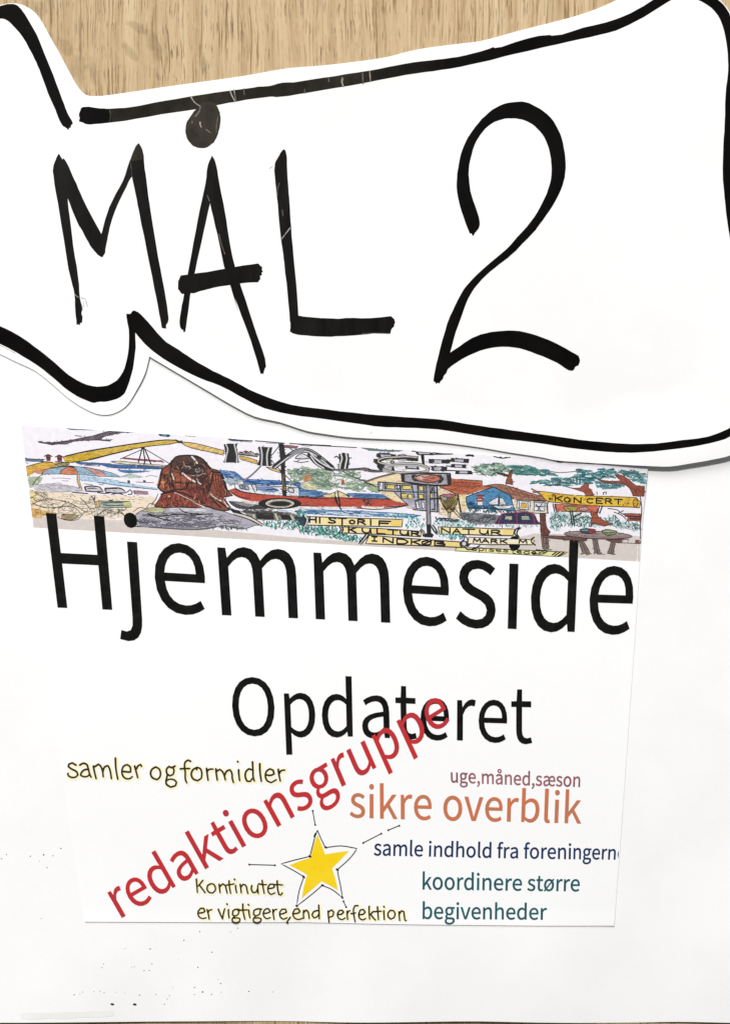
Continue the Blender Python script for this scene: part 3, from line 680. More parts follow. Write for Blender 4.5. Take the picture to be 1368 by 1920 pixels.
def squiggle(f, poly, n, color, w=0.9, steps=7, step=5):
    """wandering pen line scribbles inside an area"""
    P = f(poly); A = np.array(P); lo, hi = A.min(0), A.max(0); out = []
    for _ in range(n):
        for _t in range(60):
            x, y = rng.uniform(lo[0], hi[0]), rng.uniform(lo[1], hi[1])
            if inside([(x, y)], [P])[0]: break
        a = rng.uniform(0, 6.28); p = [(x, y)]
        for _s in range(steps):
            a += rng.uniform(-1.3, 1.3)
            nx, ny = p[-1][0] + step * math.cos(a), p[-1][1] + step * 0.6 * math.sin(a)
            if not inside([(nx, ny)], [P])[0]: a += 2.2; continue
            p.append((nx, ny))
        if len(p) > 2: out += ribbon(p, w * LW, False, 2)
    if out: put(union(out), color)

GLY = {'H': ['0,0 0,1', '1,0 1,1', '0,.5 1,.5'], 'I': ['.5,0 .5,1', '.2,0 .8,0', '.2,1 .8,1'], 'i': ['.5,0 .5,1'],
 'S': ['1,.12 .5,0 .05,.18 .3,.45 .8,.6 .95,.85 .5,1 0,.9'], 'T': ['0,0 1,0', '.5,0 .5,1'], 'O': ['.5,0 .05,.3 .1,.8 .5,1 .9,.8 .95,.3 .5,0'],
 'R': ['0,1 0,0', '0,0 .8,.05 .9,.3 .5,.5 0,.5', '.4,.5 1,1'], 'E': ['1,0 0,0', '0,0 0,1', '0,1 1,1', '0,.5 .8,.5'], 'F': ['1,0 0,0', '0,0 0,1', '0,.5 .8,.5'],
 'K': ['0,0 0,1', '1,0 .05,.55', '.2,.45 1,1'], 'U': ['0,0 .02,.7 .4,1 .8,.85 .95,0', '.93,.1 1,1'], 'L': ['0,0 0,1', '0,1 1,1'],
 'N': ['0,1 0,0', '0,0 1,1', '1,1 1,0'], 'D': ['0,0 0,1', '0,0 .7,.1 1,.5 .7,.9 0,1'], 'Q': ['.5,0 .05,.3 .1,.8 .5,1 .9,.8 .95,.3 .5,0', '1,-.1 0,1.1'],
 'B': ['0,0 0,1', '0,0 .8,.05 .85,.35 .2,.48', '.2,.48 1,.6 .9,.95 0,1'], 'A': ['0,1 .5,0', '.5,0 1,1', '.2,.62 .8,.62'], 'M': ['0,1 .1,0', '.1,0 .5,.8', '.5,.8 .9,0', '.9,0 1,1'],
 'C': ['1,.1 .5,0 .05,.3 .1,.8 .5,1 1,.9'], 's': ['1,.1 .3,0 .1,.3 .9,.6 .8,1 0,.9'], 'p': ['0,0 0,1.5', '0,.1 .7,0 1,.5 .6,1 0,.9'], 'e': ['0,.5 .9,.45 .8,.05 .3,0 0,.5 .4,1 1,.85'],
 't': ['.4,-.6 .4,.9 1,1', '0,0 .9,0'], 'd': ['1,-.6 1,1', '1,.2 .4,0 0,.5 .4,1 1,.8'], 'r': ['0,0 .1,1', '.1,.4 .5,0 1,.1']}
def write(f, items, w, color=(26, 24, 24)):
    """items: (char, x, y, width, height, drop per unit width)"""
    out = []
    for ch, x, y, ww, hh, sl in items:
        for s in GLY[ch]:
            p = [tuple(map(float, v.split(','))) for v in s.split()]
            out += ribbon(f([(x + a * ww, y + b_ * hh + a * ww * sl) for a, b_ in p]), w * 1.3, True, 3 if len(p) > 2 else 1)
    put(union(out), color)
K = (34, 32, 36); KB = (60, 40, 36); GY = (110, 106, 112)

# ---- ground of the strip
put(region([strip_loop], 6), (247, 243, 250))
cur[0] = 'drawn_ground'
fill(FA, [(210,560),(420,570),(640,592),(900,600),(1180,612),(1180,690),(1000,760),(980,775),(248,765),(238,700)], (246, 226, 200), sm=1)
put(union([[(63,967),(120,972),(240,975),(262,990),(262,1001),(64,989)]]), (228, 214, 206))
put(region([[(62,967),(300,984),(560,1008),(700,1019),(905,1026),(1000,1000),(1199,1005),(1198,1054),(900,1036),(560,1017.5),(340,1004),(64,989)]], 12), (220, 209, 202))
fill(FA, [(240,690),(330,712),(420,728),(350,745),(300,768),(246,765)], (228, 178, 98))
fill(FA, [(212,470),(260,455),(330,465),(290,520),(230,545)], (176, 190, 160))
fill(FA, [(232,560),(300,565),(280,660),(240,690)], (244, 218, 160))
fill(FA, [(256,520),(330,512),(480,520),(610,540),(640,568),(500,575),(380,572),(262,556)], (208, 203, 213))
stroke(FA, [[(255,520),(400,512),(620,545)], [(380,575),(500,570),(640,580)]], 0.7, (150, 140, 150))
squiggle(FA, [(225,600),(640,640),(700,740),(600,760),(440,760),(250,740)], 24, (110, 104, 94), 0.6, 8, 6)
squiggle(FA, [(215,555),(420,580),(400,650),(240,660)], 12, (90, 96, 80), 0.7, 7, 5)
stroke(FA, [[(240,670),(300,640),(400,632),(480,640),(560,670),(640,720)], [(400,700),(480,680),(580,700),(620,750),(590,780),(500,785),(440,765)], [(250,655),(330,690),(440,690)], [(480,740),(540,760),(600,745)]], 0.9, K)
fill(FA, [(470,745),(560,740),(600,762),(540,785),(470,775)], (170, 150, 110), K, .7)
scatter(FA, [(380,570),(1180,600),(1150,640),(700,625),(400,600)], 26, [(120, 112, 106), (150, 140, 132)], (1.5, 4), (.8, 1.3), (-.2, .2))
squiggle(FA, [(590,650),(720,600),(760,690),(900,700),(1000,660),(930,740),(760,760),(640,760)], 22, (90, 96, 98), 0.6, 8, 6)
stroke(FA, [[(690,600),(715,640),(725,700)], [(720,600),(715,640)], [(610,620),(650,660),(680,700),(740,690)], [(1010,720),(1060,690),(1100,700),(1130,660),(1160,660)]], 0.9, K)

cur[0] = 'drawn_sea'
fill(FA, [(188,318),(260,322),(330,326),(332,344),(250,345),(190,340)], (96, 130, 168))
stroke(FA, [[(190,322),(340,328)], [(192,340),(335,344)], [(190,352),(215,358)]], 0.9, K)
fill(FA, [(560,345),(700,352),(840,362),(980,370),(1100,376),(1200,384),(1235,388),(1225,404),(1140,402),(1060,400),(940,398),(840,392),(790,380),(760,370),(600,366)], (66, 106, 166))
fill(FA, [(885,403),(1000,410),(1160,414),(1080,424),(985,432),(910,422)], (76, 118, 176))
fill(FA, [(598,448),(700,456),(820,472),(1000,512),(1200,545),(1195,556),(1080,548),(900,530),(720,502),(606,484)], (186, 214, 240))
fill(FA, [(500,385),(700,388),(600,380)], (170, 196, 220))
stroke(FA, [[(560,348),(840,360)], [(740,500),(900,525),(1190,556)], [(1040,378),(1230,402)], [(640,372),(760,378)]], 0.8, (52, 60, 90))
stroke(FA, [[(920,455),(980,440),(1040,450),(1080,462)], [(1100,460),(1140,448),(1190,460)], [(920,458),(1060,466)]], 0.8, (110, 130, 125))
fill(FA, [(925,452),(980,440),(1040,450),(1070,464),(960,464)], (190, 208, 196))
stroke(FA, [[(905,500),(980,508)], [(972,485),(975,505)], [(1030,498),(1160,504)], [(1088,486),(1092,500)], [(640,512),(700,520)], [(750,516),(780,520)]], 0.9, (70, 74, 90))
fills(FA, [[(962,486),(984,486),(984,506),(966,506)], [(1082,484),(1102,486),(1102,500),(1082,500)]], (60, 66, 84))
stroke(FA, [[(400,470),(460,468),(540,475)], [(400,510),(450,505),(470,515)], [(470,488),(520,490)]], 0.7, (130, 124, 140))

cur[0] = 'drawn_crane'
fill(FA, [(480,310),(560,290),(650,270),(860,235),(1060,205),(1250,182),(1330,184),(1364,192),(1290,212),(1180,222),(1000,250),(820,292),(700,322),(600,342),(500,350)], (226, 186, 70), K, 1.1)
fill(FA, [(480,318),(650,282),(760,280),(700,318),(600,340),(500,348)], (220, 178, 40))
stroke(FA, [[(495,302),(650,266),(860,232),(1060,202),(1250,180),(1340,184)], [(540,352),(700,328),(820,296),(1000,254)]], 1.1, K)
fill(FB, [(236,196),(300,200),(380,214),(450,232),(565,262),(560,296),(440,268),(330,244),(270,222)], (238, 196, 112), K, 1.0)
fill(FB, [(680,300),(740,312),(812,335),(812,362),(750,345),(688,326)], (236, 190, 92), K, .9)
fill(FB, [(880,385),(940,395),(1000,420),(1000,432),(920,408)], (226, 192, 104), K, .8)
stroke(FB, [[(200,184),(225,196),(250,204)], [(220,202),(245,188)]], 1.6, K)
fill(FA, [(200,384),(260,366),(320,352),(400,350),(478,358),(440,374),(400,388),(310,404),(260,430),(208,458)], (230, 180, 62))
stroke(FA, [[(198,384),(260,366),(320,350),(340,346)], [(245,415),(340,402),(470,385)]], 1.1, K)
fill(FA, [(420,366),(480,352),(530,352),(520,372),(450,384)], (160, 150, 90), K, .8)
fills(FA, [[(346,294),(388,294),(384,340),(356,340)], [(430,298),(474,300),(470,344),(438,342)]], (132, 56, 58))
stroke(FA, [[(338,304),(366,290),(398,306)], [(420,310),(450,294),(482,310)], [(340,345),(400,350)], [(420,345),(488,350)], [(356,315),(384,318)], [(440,320),(468,324)]], 1.3, (60, 36, 38))

cur[0] = 'drawn_parasol'
fill(FA, [(300,434),(340,412),(400,396),(460,386),(540,380),(640,386),(760,408),(860,434),(918,462),(800,456),(700,450),(590,442),(455,438),(330,438)], (148, 186, 210), (100, 110, 124), .8)
fill(FA, [(240,415),(320,402),(402,396),(345,418),(322,440),(286,436)], (226, 150, 110))
fill(FA, [(455,436),(464,410),(500,392),(545,386),(578,402),(592,440),(520,442)], (228, 132, 92), K, .8)
fill(FA, [(630,388),(700,396),(775,424),(804,454),(738,454),(705,428),(662,404)], (222, 156, 148), (120, 70, 70), .8)
stroke(FA, [[(320,440),(330,408),(420,386),(540,378)], [(250,520),(290,465),(330,440)]], .9, K)
stroke(FA, [[(528,380),(560,384)]], 2.4, K)
stroke(FA, [[(590,442),(592,480),(606,530),(620,550)]], 1.8, (196, 160, 70)); stroke(FA, [[(584,445),(586,500),(606,545)], [(600,440),(606,500),(622,548)]], .7, K)

cur[0] = 'drawn_sailboat'
fill(FA, [(838,345),(900,340),(1000,350),(1120,362),(1262,374),(1250,384),(1100,374),(900,360)], (226, 216, 186), K, .8)
fill(FA, [(935,312),(1000,318),(1100,326),(1236,338),(1230,348),(1100,342),(1000,332),(925,324)], (146, 70, 84))
stroke(FA, [[(1075,240),(1060,300),(1046,348)], [(1082,240),(1090,300),(1096,335),(1088,365)], [(1094,250),(1120,310),(1140,360)]], 1.7, K)
stroke(FA, [[(1070,255),(1000,285),(910,325)], [(1098,250),(1190,305),(1290,365)]], 1.1, K)
fills(FA, [[(1062,236),(1096,236),(1092,252),(1070,252)]], K)

cur[0] = 'drawn_bird'
fill(FA, [(285,192),(318,188),(326,196),(400,198),(480,188),(560,176),(640,158),(700,148),(740,136),(800,118),(850,104),(900,110),(960,116),(1032,124),(980,126),(920,128),(880,136),(840,148),(790,158),(760,176),(840,178),(860,178),(820,190),(740,184),(700,186),(600,190),(540,200),(500,216),(430,214),(400,222),(350,210),(300,204)], (92, 80, 88))
scatter(FA, [(340,200),(500,200),(640,172),(760,150),(860,112),(960,118),(860,140),(760,170),(600,186),(480,208)], 60, [(48, 44, 50), (128, 112, 124)], (3, 8), (.7, 1.2), (-.6, .1))
stroke(FA, [[(340,208),(420,205)], [(400,216),(470,208)], [(720,180),(790,186),(836,190)], [(570,148),(620,154)], [(985,120),(1010,116)]], 1.1, (58, 52, 60))

cur[0] = 'drawn_cloud'
fill(FA, [(502,88),(540,86),(600,92),(680,94),(765,98),(700,106),(600,104),(530,102)], (106, 150, 160), K, .6)
cur[0] = 'drawn_cloud#2'
fill(FA, [(1198,130),(1270,132),(1280,156),(1210,150)], (88, 150, 176), K, 1.0); fills(FA, [[(1196,130),(1222,130),(1220,146),(1200,144)], [(1258,138),(1282,136),(1280,158),(1260,156)]], K)
cur[0] = 'drawn_cloud#3'
stroke(FB, [[(278,150),(312,150),(348,154)], [(290,146),(310,154)]], 1.0, K)
cur[0] = 'drawn_cloud#4'
fill(FB, [(596,172),(700,180),(780,184),(780,192),(720,190),(640,192),(606,186)], (70, 116, 146))
stroke(FB, [[(596,174),(690,184),(780,190)], [(800,188),(900,196),(1020,206)], [(1060,208),(1200,216),(1368,224)]], 1.3, K)
stroke(FB, [[(690,196),(720,194),(770,198)], [(880,204),(960,208)], [(1150,222),(1200,228),(1230,224)]], .7, GY)
cur[0] = 'drawn_cloud#5'
stroke(FC, [[(0,134),(200,146),(436,158)]], 1.2, K)
cur[0] = 'drawn_cloud#6'
fill(FC, [(470,160),(560,166),(640,176),(790,180),(720,188),(620,184),(540,180)], (92, 134, 128), K, .5)
scatter(FC, [(600,185),(720,188),(710,200),(620,200)], 10, [(80, 100, 170), (120, 150, 200)], (2, 4), (.8, 1.3), (1.2, 1.9))
cur[0] = 'drawn_bird#2'
stroke(FC, [[(1262,216),(1285,212),(1316,220)], [(1270,222),(1312,214)]], 1.6, K)
cur[0] = 'drawn_bird#3'
stroke(FD, [[(290,122),(340,134),(396,128)], [(330,126),(350,134),(370,128)]], 1.4, K); stroke(FD, [[(112,118),(130,116),(160,122)]], 1.8, K)
cur[0] = 'drawn_cloud#7'
stroke(FD, [[(676,150),(720,162),(750,152),(800,158),(860,162),(900,166),(960,168),(1040,174)]], 1.3, K); stroke(FD, [[(690,152),(720,150),(740,156)], [(790,154),(820,162),(850,158)]], 1.4, GY)
cur[0] = 'drawn_pennant'
fill(FB, [(1008,224),(1060,222),(1124,232),(1108,246),(1050,240),(1014,238)], (156, 100, 106), (110, 60, 70), .8)

cur[0] = 'drawn_vehicle'
for P in ([(640,535),(700,528),(756,536),(782,570),(720,572),(650,566)], [(792,548),(860,542),(920,548),(956,578),(880,582),(800,574)]):
    cur[0] = 'drawn_vehicle#%d' % P[0][0]
    fill(FA, P, (214, 208, 216), K, 1.5)
    x0 = P[0][0]
    stroke(FA, [[(x0+22,548),(x0+92,548)], [(x0+6,540),(x0+14,562)]], 1.0, K)
cur[0] = 'drawn_vehicle#3'
stroke(FA, [[(960,575),(985,555),(1000,575),(996,590),(970,592)], [(550,575),(600,580),(665,586)], [(740,578),(790,584),(826,582)], [(850,590),(890,584),(930,592)]], 1.5, (80, 74, 84))
fill(FA, [(1010,560),(1060,562),(1122,570),(1116,596),(1050,594),(1014,590)], (190, 150, 158), None)
stroke(FA, [[(1012,566),(1118,574)], [(1014,578),(1116,586)], [(1016,560),(1020,592)]], .7, (120, 90, 100))
cur[0] = 'drawn_bench'
fill(FA, [(740,640),(820,642),(900,644),(982,644),(996,688),(900,690),(820,690),(752,688)], (170, 186, 170), K, .9)
fill(FA, [(725,642),(748,642),(754,684),(735,686)], (228, 180, 120), K, .6)
stroke(FA, [[(770,655),(900,652),(960,658)], [(780,670),(860,676),(960,670)], [(730,755),(770,725),(810,700)], [(890,700),(930,740),(950,760)], [(826,636),(852,636)]], 1.4, (66, 74, 70))
fill(FA, [(930,655),(985,648),(990,680),(940,684)], (208, 210, 130))
scatter(FA, [(700,700),(960,695),(920,750),(720,760)], 46, [(120, 136, 130), (80, 86, 84), (170, 178, 172)], (3, 7), (.8, 1.3), (0, 3))

# ---- rock mound and the red-brown boulder group on it
cur[0] = 'drawn_mound'
fill(FB, [(-100,740),(-60,716),(-20,702),(20,692),(120,690),(240,690),(360,690),(440,686),(540,712),(620,740),(720,768),(800,800),(846,824),(790,826),(730,850),(640,846),(560,826),(500,840),(440,852),(360,858),(260,856),(150,850),(40,842),(-80,832),(-110,790)], (178, 174, 186), (90, 86, 96), 1.0)
fill(FB, [(-60,716),(0,694),(60,690),(110,690),(130,712),(90,730),(30,728)], (196, 194, 150), K, .6)
fill(FB, [(150,700),(300,696),(440,704),(420,722),(300,716),(170,722)], (214, 208, 220))
fill(FB, [(-80,780),(60,790),(220,812),(420,806),(560,790),(480,826),(300,850),(100,842),(-70,826)], (142, 140, 158))
squiggle(FB, [(-60,730),(300,724),(560,740),(760,800),(700,834),(500,822),(300,846),(0,832)], 40, (88, 84, 94), 0.8, 9, 8)
scatter(FB, [(-60,760),(400,750),(700,790),(500,826),(200,846),(-60,826)], 70, [(120, 116, 130), (204, 200, 212), (96, 94, 110)], (8, 20), (.8, 1.8), (-.15, .3))
stroke(FB, [[(-10,736),(80,756),(140,750),(220,742),(330,748),(400,744)], [(0,745),(80,772),(160,790)], [(230,700),(260,722),(380,740),(480,738)]], 1.3, K)
stroke(FB, [[(0,838),(120,846),(300,856),(420,850),(500,834)], [(-150,830),(-60,834)]], 1.7, (90, 88, 96))
stroke(FA, [[(1040,780),(1060,808)], [(1056,776),(1082,808)], [(1070,770),(1110,806)], [(1086,768),(1130,800)], [(1030,790),(1120,812)]], .9, K)
cur[0] = 'drawn_boulder'
fill(FB, [(40,680),(70,640),(92,600),(108,576),(84,556),(66,540),(72,500),(86,440),(100,400),(150,366),(180,330),(220,304),(290,296),(360,302),(410,330),(440,366),(470,398),(520,412),(552,444),(574,500),(590,560),(630,600),(560,612),(590,660),(624,704),(560,716),(480,696),(430,678),(360,692),(280,688),(200,682),(120,692)], (146, 74, 54), K, 1.6)
fill(FB, [(150,370),(185,330),(225,306),(290,298),(360,304),(410,332),(440,370),(420,420),(340,440),(260,430),(200,400)], (92, 62, 54))
fill(FB, [(70,500),(92,430),(150,420),(160,500),(110,550),(74,540)], (176, 92, 56))
fill(FB, [(180,420),(250,440),(300,500),(250,550),(196,556),(184,500)], (168, 84, 56), K, .9)
fill(FB, [(480,440),(540,450),(566,520),(560,590),(510,560),(486,500)], (174, 84, 58), K, .9)
fill(FB, [(90,600),(160,580),(300,560),(420,600),(460,660),(400,684),(280,680),(120,684),(60,670)], (158, 70, 54))
fill(FB, [(300,540),(400,540),(440,600),(400,640),(330,600)], (140, 62, 50))
fill(FB, [(350,470),(420,460),(450,520),(410,560),(360,530)], (134, 62, 50), K, .8)
squiggle(FB, [(240,370),(420,360),(470,440),(380,520),(290,470),(220,440)], 26, (52, 42, 44), 1.2, 8, 5)
squiggle(FB, [(90,430),(180,420),(190,560),(110,560)], 12, (60, 44, 42), 1.0, 7, 5)
squiggle(FB, [(340,470),(470,440),(480,600),(400,590)], 14, (64, 36, 34), 1.0, 7, 5)
scatter(FB, [(240,380),(420,370),(440,440),(300,460)], 30, [(150, 144, 150), (90, 74, 72), (190, 186, 190)], (3, 8), (.8, 1.4), (-.4, 1.2))
stroke(FB, [[(100+i*34,602),(90+i*36,630),(108+i*36,656),(96+i*38,684)] for i in range(9)], 1.1, (66, 30, 30))
stroke(FB, [[(300+i*36,560),(320+i*34,600),(330+i*36,640)] for i in range(4)], 1.1, (66, 30, 30))
stroke(FB, [[(500+i*20,440),(505+i*18,500),(520+i*18,560)] for i in range(3)], 1.2, (70, 34, 32))
stroke(FB, [[(100,400),(92,440),(84,500),(70,540),(90,562),(130,574),(190,556),(280,552),(300,500)], [(170,370),(160,420),(170,500),(196,560)], [(300,300),(390,316),(450,390),(480,420),(470,500),(450,560),(470,620),(540,690)],
    [(240,420),(330,440),(430,420)], [(190,400),(260,372),(350,366),(420,390)], [(460,420),(540,430),(566,500),(584,590)], [(196,500),(300,506),(360,500)], [(90,590),(200,570),(300,600),(420,660)], [(440,560),(520,640),(600,700)], [(160,370),(200,310),(290,296)]], 1.9, (38, 30, 32))
stroke(FB, [[(322,306),(345,330),(362,356)], [(250,430),(300,470),(345,496)]], 2.2, (236, 224, 216)); stroke(FB, [[(466,590),(500,620),(540,640)], [(560,640),(590,680),(630,706)], [(172,430),(186,480)], [(360,470),(370,500),(390,514)], [(196,580),(300,630),(420,690)]], 1.6, (226, 216, 208))
stroke(FB, [[(200,584),(340,650),(500,706)]], .9, K); stroke(FB, [[(20,660),(50,630),(66,590)], [(16,672),(40,664)]], 1.0, K)
squiggle(FB, [(80,420),(180,340),(420,320),(560,440),(590,560),(600,690),(80,680),(110,560)], 28, (52, 34, 32), .7, 9, 5)
stroke(FB, [[(120+i*40,450+((i*37)%30)),(112+i*42,500),(130+i*38,560)] for i in range(9)], .9, (60, 32, 30))
scatter(FB, [(80,430),(180,340),(420,330),(560,450),(570,560),(600,690),(80,680),(110,560)], 70, [(196, 112, 84), (60, 38, 36), (214, 150, 124), (92, 50, 44)], (4, 12), (.7, 1.3), (1.0, 2.1), .35)
ell(FB, 104, 500, 16, 12, (216, 140, 80)); ell(FB, 152, 606, 10, 7, (222, 160, 130))

# ---- moored boats, water and logs
cur[0] = 'drawn_water'
fill(FB, [(528,408),(600,412),(650,422),(690,452),(712,480),(640,486),(590,474),(552,440)], (60, 112, 176))
fill(FB, [(560,478),(640,470),(700,490),(640,520),(590,510)], (176, 196, 206))
scatter(FB, [(540,410),(650,425),(700,480),(600,490)], 26, [(40, 76, 140), (120, 160, 206), (170, 180, 190)], (3, 8), (.8, 1.6), (-.2, .6))
scatter(FB, [(580,470),(720,470),(640,520),(590,515)], 16, [(110, 120, 124), (160, 172, 176)], (4, 8), (.8, 1.3), (-.8, .2))
fill(FC, [(0,622),(200,626),(400,632),(600,642),(800,654),(920,668),(860,686),(700,682),(500,676),(250,668),(0,654)], (82, 122, 174))
scatter(FC, [(-300,640),(0,626),(500,640),(900,666),(840,684),(400,672),(0,652),(-300,670)], 110, [(40, 62, 110), (140, 180, 216), (60, 130, 160), (226, 236, 244)], (8, 22), (.8, 1.8), (-.05, .18), .15)
cur[0] = 'drawn_log'
fill(FB, [(596,640),(700,648),(820,662),(900,690),(870,704),(760,702),(680,700),(620,670)], (74, 76, 80))
fill(FB, [(640,652),(760,656),(800,668),(780,680),(700,676)], (150, 148, 152))
fill(FB, [(700,706),(860,716),(1000,722),(1100,738),(1152,760),(1148,790),(1050,786),(900,786),(800,780),(740,752)], (134, 132, 128))
fills(FB, [[(800,724),(930,728),(946,782),(812,776)], [(986,742),(1060,748),(1080,786),(1000,780)], [(1090,756),(1130,762),(1146,792),(1108,790)]], (40, 38, 38))
stroke(FB, [[(780,728),(796,776)], [(950,732),(968,782)], [(1068,750),(1088,788)]], 3.2, (204, 198, 170))
stroke(FB, [[(640,736),(760,770),(856,824)]], 2.4, (222, 212, 200)); stroke(FB, [[(630,724),(760,758),(860,818)], [(636,744),(750,780),(850,830)], [(600,690),(660,716),(700,736)]], 1.3, K)
fill(FB, [(600,700),(680,712),(700,736),(640,730)], K)
squiggle(FB, [(600,650),(860,690),(1100,740),(900,760),(700,730)], 20, (60, 60, 62), .9, 7, 7)
cur[0] = 'drawn_boat'
fill(FB, [(716,474),(800,478),(900,482),(1000,488),(1120,500),(1200,530),(1290,576),(1340,600),(1200,604),(1160,560),(1080,520),(960,522),(800,514),(706,510)], (44, 96, 168))
scatter(FB, [(720,480),(1000,494),(1000,516),(720,506)], 18, [(28, 64, 130), (90, 140, 200)], (8, 18), (.9, 1.6), (-.02, .12), .1)
scatter(FB, [(1060,500),(1180,530),(1290,590),(1200,600),(1140,560)], 24, [(28, 70, 140), (120, 160, 210), (60, 110, 170)], (4, 10), (.9, 1.6), (.1, .5), .1)
fill(FB, [(640,512),(720,516),(800,520),(960,532),(1100,538),(1136,548),(1162,604),(1040,604),(900,596),(760,580),(690,566),(650,544)], (238, 238, 246), K, 1.0)
fill(FB, [(812,530),(940,538),(976,560),(960,572),(880,572),(816,560)], (110, 144, 196), None)
fill(FB, [(676,524),(744,528),(752,558),(690,548)], (170, 184, 206), K, 1.2)
fill(FB, [(1046,542),(1086,546),(1090,578),(1052,572)], (226, 226, 236), K, 1.5)
stroke(FB, [[(770,520),(796,572)], [(806,526),(812,566)], [(1128,545),(1156,600)], [(880,560),(930,552),(975,560)], [(720,530),(728,556)], [(700,526),(712,540)]], 1.3, K)
fill(FB, [(606,556),(640,546),(670,560),(760,582),(900,598),(1060,608),(1220,610),(1368,610),(1500,614),(1620,612),(1700,616),(1860,622),(1980,632),(2020,640),(1970,662),(1900,680),(1820,692),(1700,700),(1560,698),(1440,690),(1300,686),(1150,680),(1000,660),(860,646),(760,640),(680,618),(630,590)], (198, 76, 58))
fill(FC, [(0,600),(120,604),(280,604),(440,606),(440,614),(300,618),(160,614),(0,618)], (244, 236, 232)); fill(FC, [(470,600),(620,606),(760,598),(820,594),(740,612),(620,622),(480,616)], (244, 236, 232))
fill(FB, [(700,640),(860,650),(1000,676),(1150,690),(1150,700),(980,690),(840,668),(720,656)], (240, 228, 224))
fill(FC, [(0,470),(50,480),(120,486),(200,500),(230,530),(130,532),(40,520),(0,520)], (70, 124, 178), None); fill(FC, [(360,500),(460,502),(600,508),(720,520),(780,544),(700,546),(560,544),(440,536),(380,520)], (70, 116, 172))
scatter(FC, [(0,480),(200,505),(700,520),(760,545),(400,535),(60,525)], 34, [(46, 84, 136), (140, 180, 210), (90, 130, 150)], (6, 16), (.9, 1.6), (-.05, .1), .1)
fill(FC, [(720,520),(790,542),(820,552),(770,552),(700,546)], (240, 236, 240))
stroke(FC, [[(0,533),(60,526),(110,538),(180,520),(260,500),(290,484)], [(0,530),(120,542),(300,536),(490,546),(600,544),(740,548),(900,556)], [(900,556),(850,586),(760,600),(640,610)], [(0,596),(140,600)], [(440,612),(560,624),(700,614),(860,588)]], 1.1, K)
stroke(FC, [[(265,500),(280,560),(320,624)], [(296,488),(304,540),(312,600)], [(290,484),(340,506),(380,526)]], 1.7, K)
fill(FC, [(270,496),(292,486),(340,508),(370,530),(310,530)], (240, 216, 160)); stroke(FC, [[(270,498),(290,570),(316,622)], [(296,486),(302,560)]], 1.5, K)
fill(FC, [(180,520),(240,508),(268,500),(270,530),(210,532)], (236, 214, 150))
scatter(FC, [(480,550),(550,545),(550,590),(490,590)], 18, [(40, 34, 36), (90, 60, 60)], (3, 7), (1, 2), (0, 3))
stroke(FB, [[(600,560),(640,590),(700,614),(760,622)], [(640,548),(700,572),(860,594)]], 1.2, KB)
ell(FB, 985, 660, 164, 42, K); ell(FB, 985, 660, 108, 31, (222, 210, 184)); ell(FB, 985, 661, 92, 24, (150, 144, 136)); ell(FB, 988, 662, 78, 19, (36, 34, 36))
cur[0] = 'drawn_mast'
fill(FB, [(974,210),(1000,206),(1016,216),(1026,300),(1024,400),(1030,480),(1034,560),(1036,602),(1004,600),(1002,540),(994,440),(988,330)], (42, 40, 42))
fill(FB, [(1000,440),(1018,440),(1024,560),(1006,560)], (130, 112, 70)); stroke(FB, [[(1006,440),(1014,500),(1010,580)], [(1020,450),(1024,520)]], .9, K)
stroke(FB, [[(840,378),(800,420),(760,455),(706,492)]], 2.2, (124, 120, 128)); stroke(FB, [[(976,230),(950,264),(920,298)], [(920,330),(950,370),(990,410)], [(1040,400),(1100,420),(1200,450)], [(1020,440),(1060,480),(1120,530)], [(1040,230),(1070,250),(1110,280)]], 1.2, (84, 80, 88))

# ---- trees and bushes between the boats and the houses
cur[0] = 'drawn_trees'
def foliage(f, poly, base, n, cols, size=(4, 9), w=(1.1, 2.2), ang=(-.5, .5)):
    scatter(f, poly, int(n * .5), [base], (size[0] * 1.6, size[1] * 1.8), (2.6, 4.6), ang, .3)
    scatter(f, poly, n, cols, size, w, ang)
    squiggle(f, poly, max(4, n // 7), (58, 84, 84), 0.6, 9, 4)
foliage(FC, [(-40,330),(60,310),(160,330),(300,318),(440,350),(480,390),(600,440),(660,490),(560,500),(400,480),(300,470),(100,470),(20,430),(-60,420)], (140, 168, 142), 150, [(128, 158, 136), (96, 134, 112), (190, 206, 180), (210, 216, 180)])
fill(FC, [(130,400),(250,392),(420,398),(440,420),(320,424),(180,420)], (236, 238, 232)); fill(FC, [(10,440),(90,430),(160,450),(120,478),(40,470)], (226, 216, 170))
foliage(FB, [(1040,430),(1100,400),(1160,385),(1240,400),(1330,420),(1368,450),(1368,560),(1280,540),(1200,500),(1120,470)], (160, 180, 156), 70, [(110, 146, 122), (84, 116, 92), (190, 204, 180)])
fill(FB, [(1150,470),(1180,440),(1200,430),(1210,460),(1240,470),(1200,490)], (216, 150, 100))
fill(FC, [(40,420),(50,380),(66,366),(74,392),(92,396),(66,414)], (206, 134, 90)); fill(FC, [(318,440),(322,410),(330,396),(344,404),(346,436)], (180, 92, 64))
squiggle(FC, [(-40,330),(160,330),(440,350),(620,460),(400,480),(20,440)], 34, (104, 130, 110), .7, 8, 6)
stroke(FC, [[(330,336),(420,384),(520,420),(600,470)]], 1.4, (70, 92, 80))
fill(FC, [(560,440),(620,444),(650,480),(600,490),(520,470)], (170, 196, 150))
cur[0] = 'drawn_hedge'
TL = [(24, 116, 108), (44, 146, 134), (14, 92, 92), (120, 196, 186), (60, 128, 110)]
def hedge(f, poly, n, cols=TL, size=(2.2, 4.6), w=(1.3, 2.3), ang=(.4, 2.2)):
    scatter(f, poly, n, cols, size, w, ang)
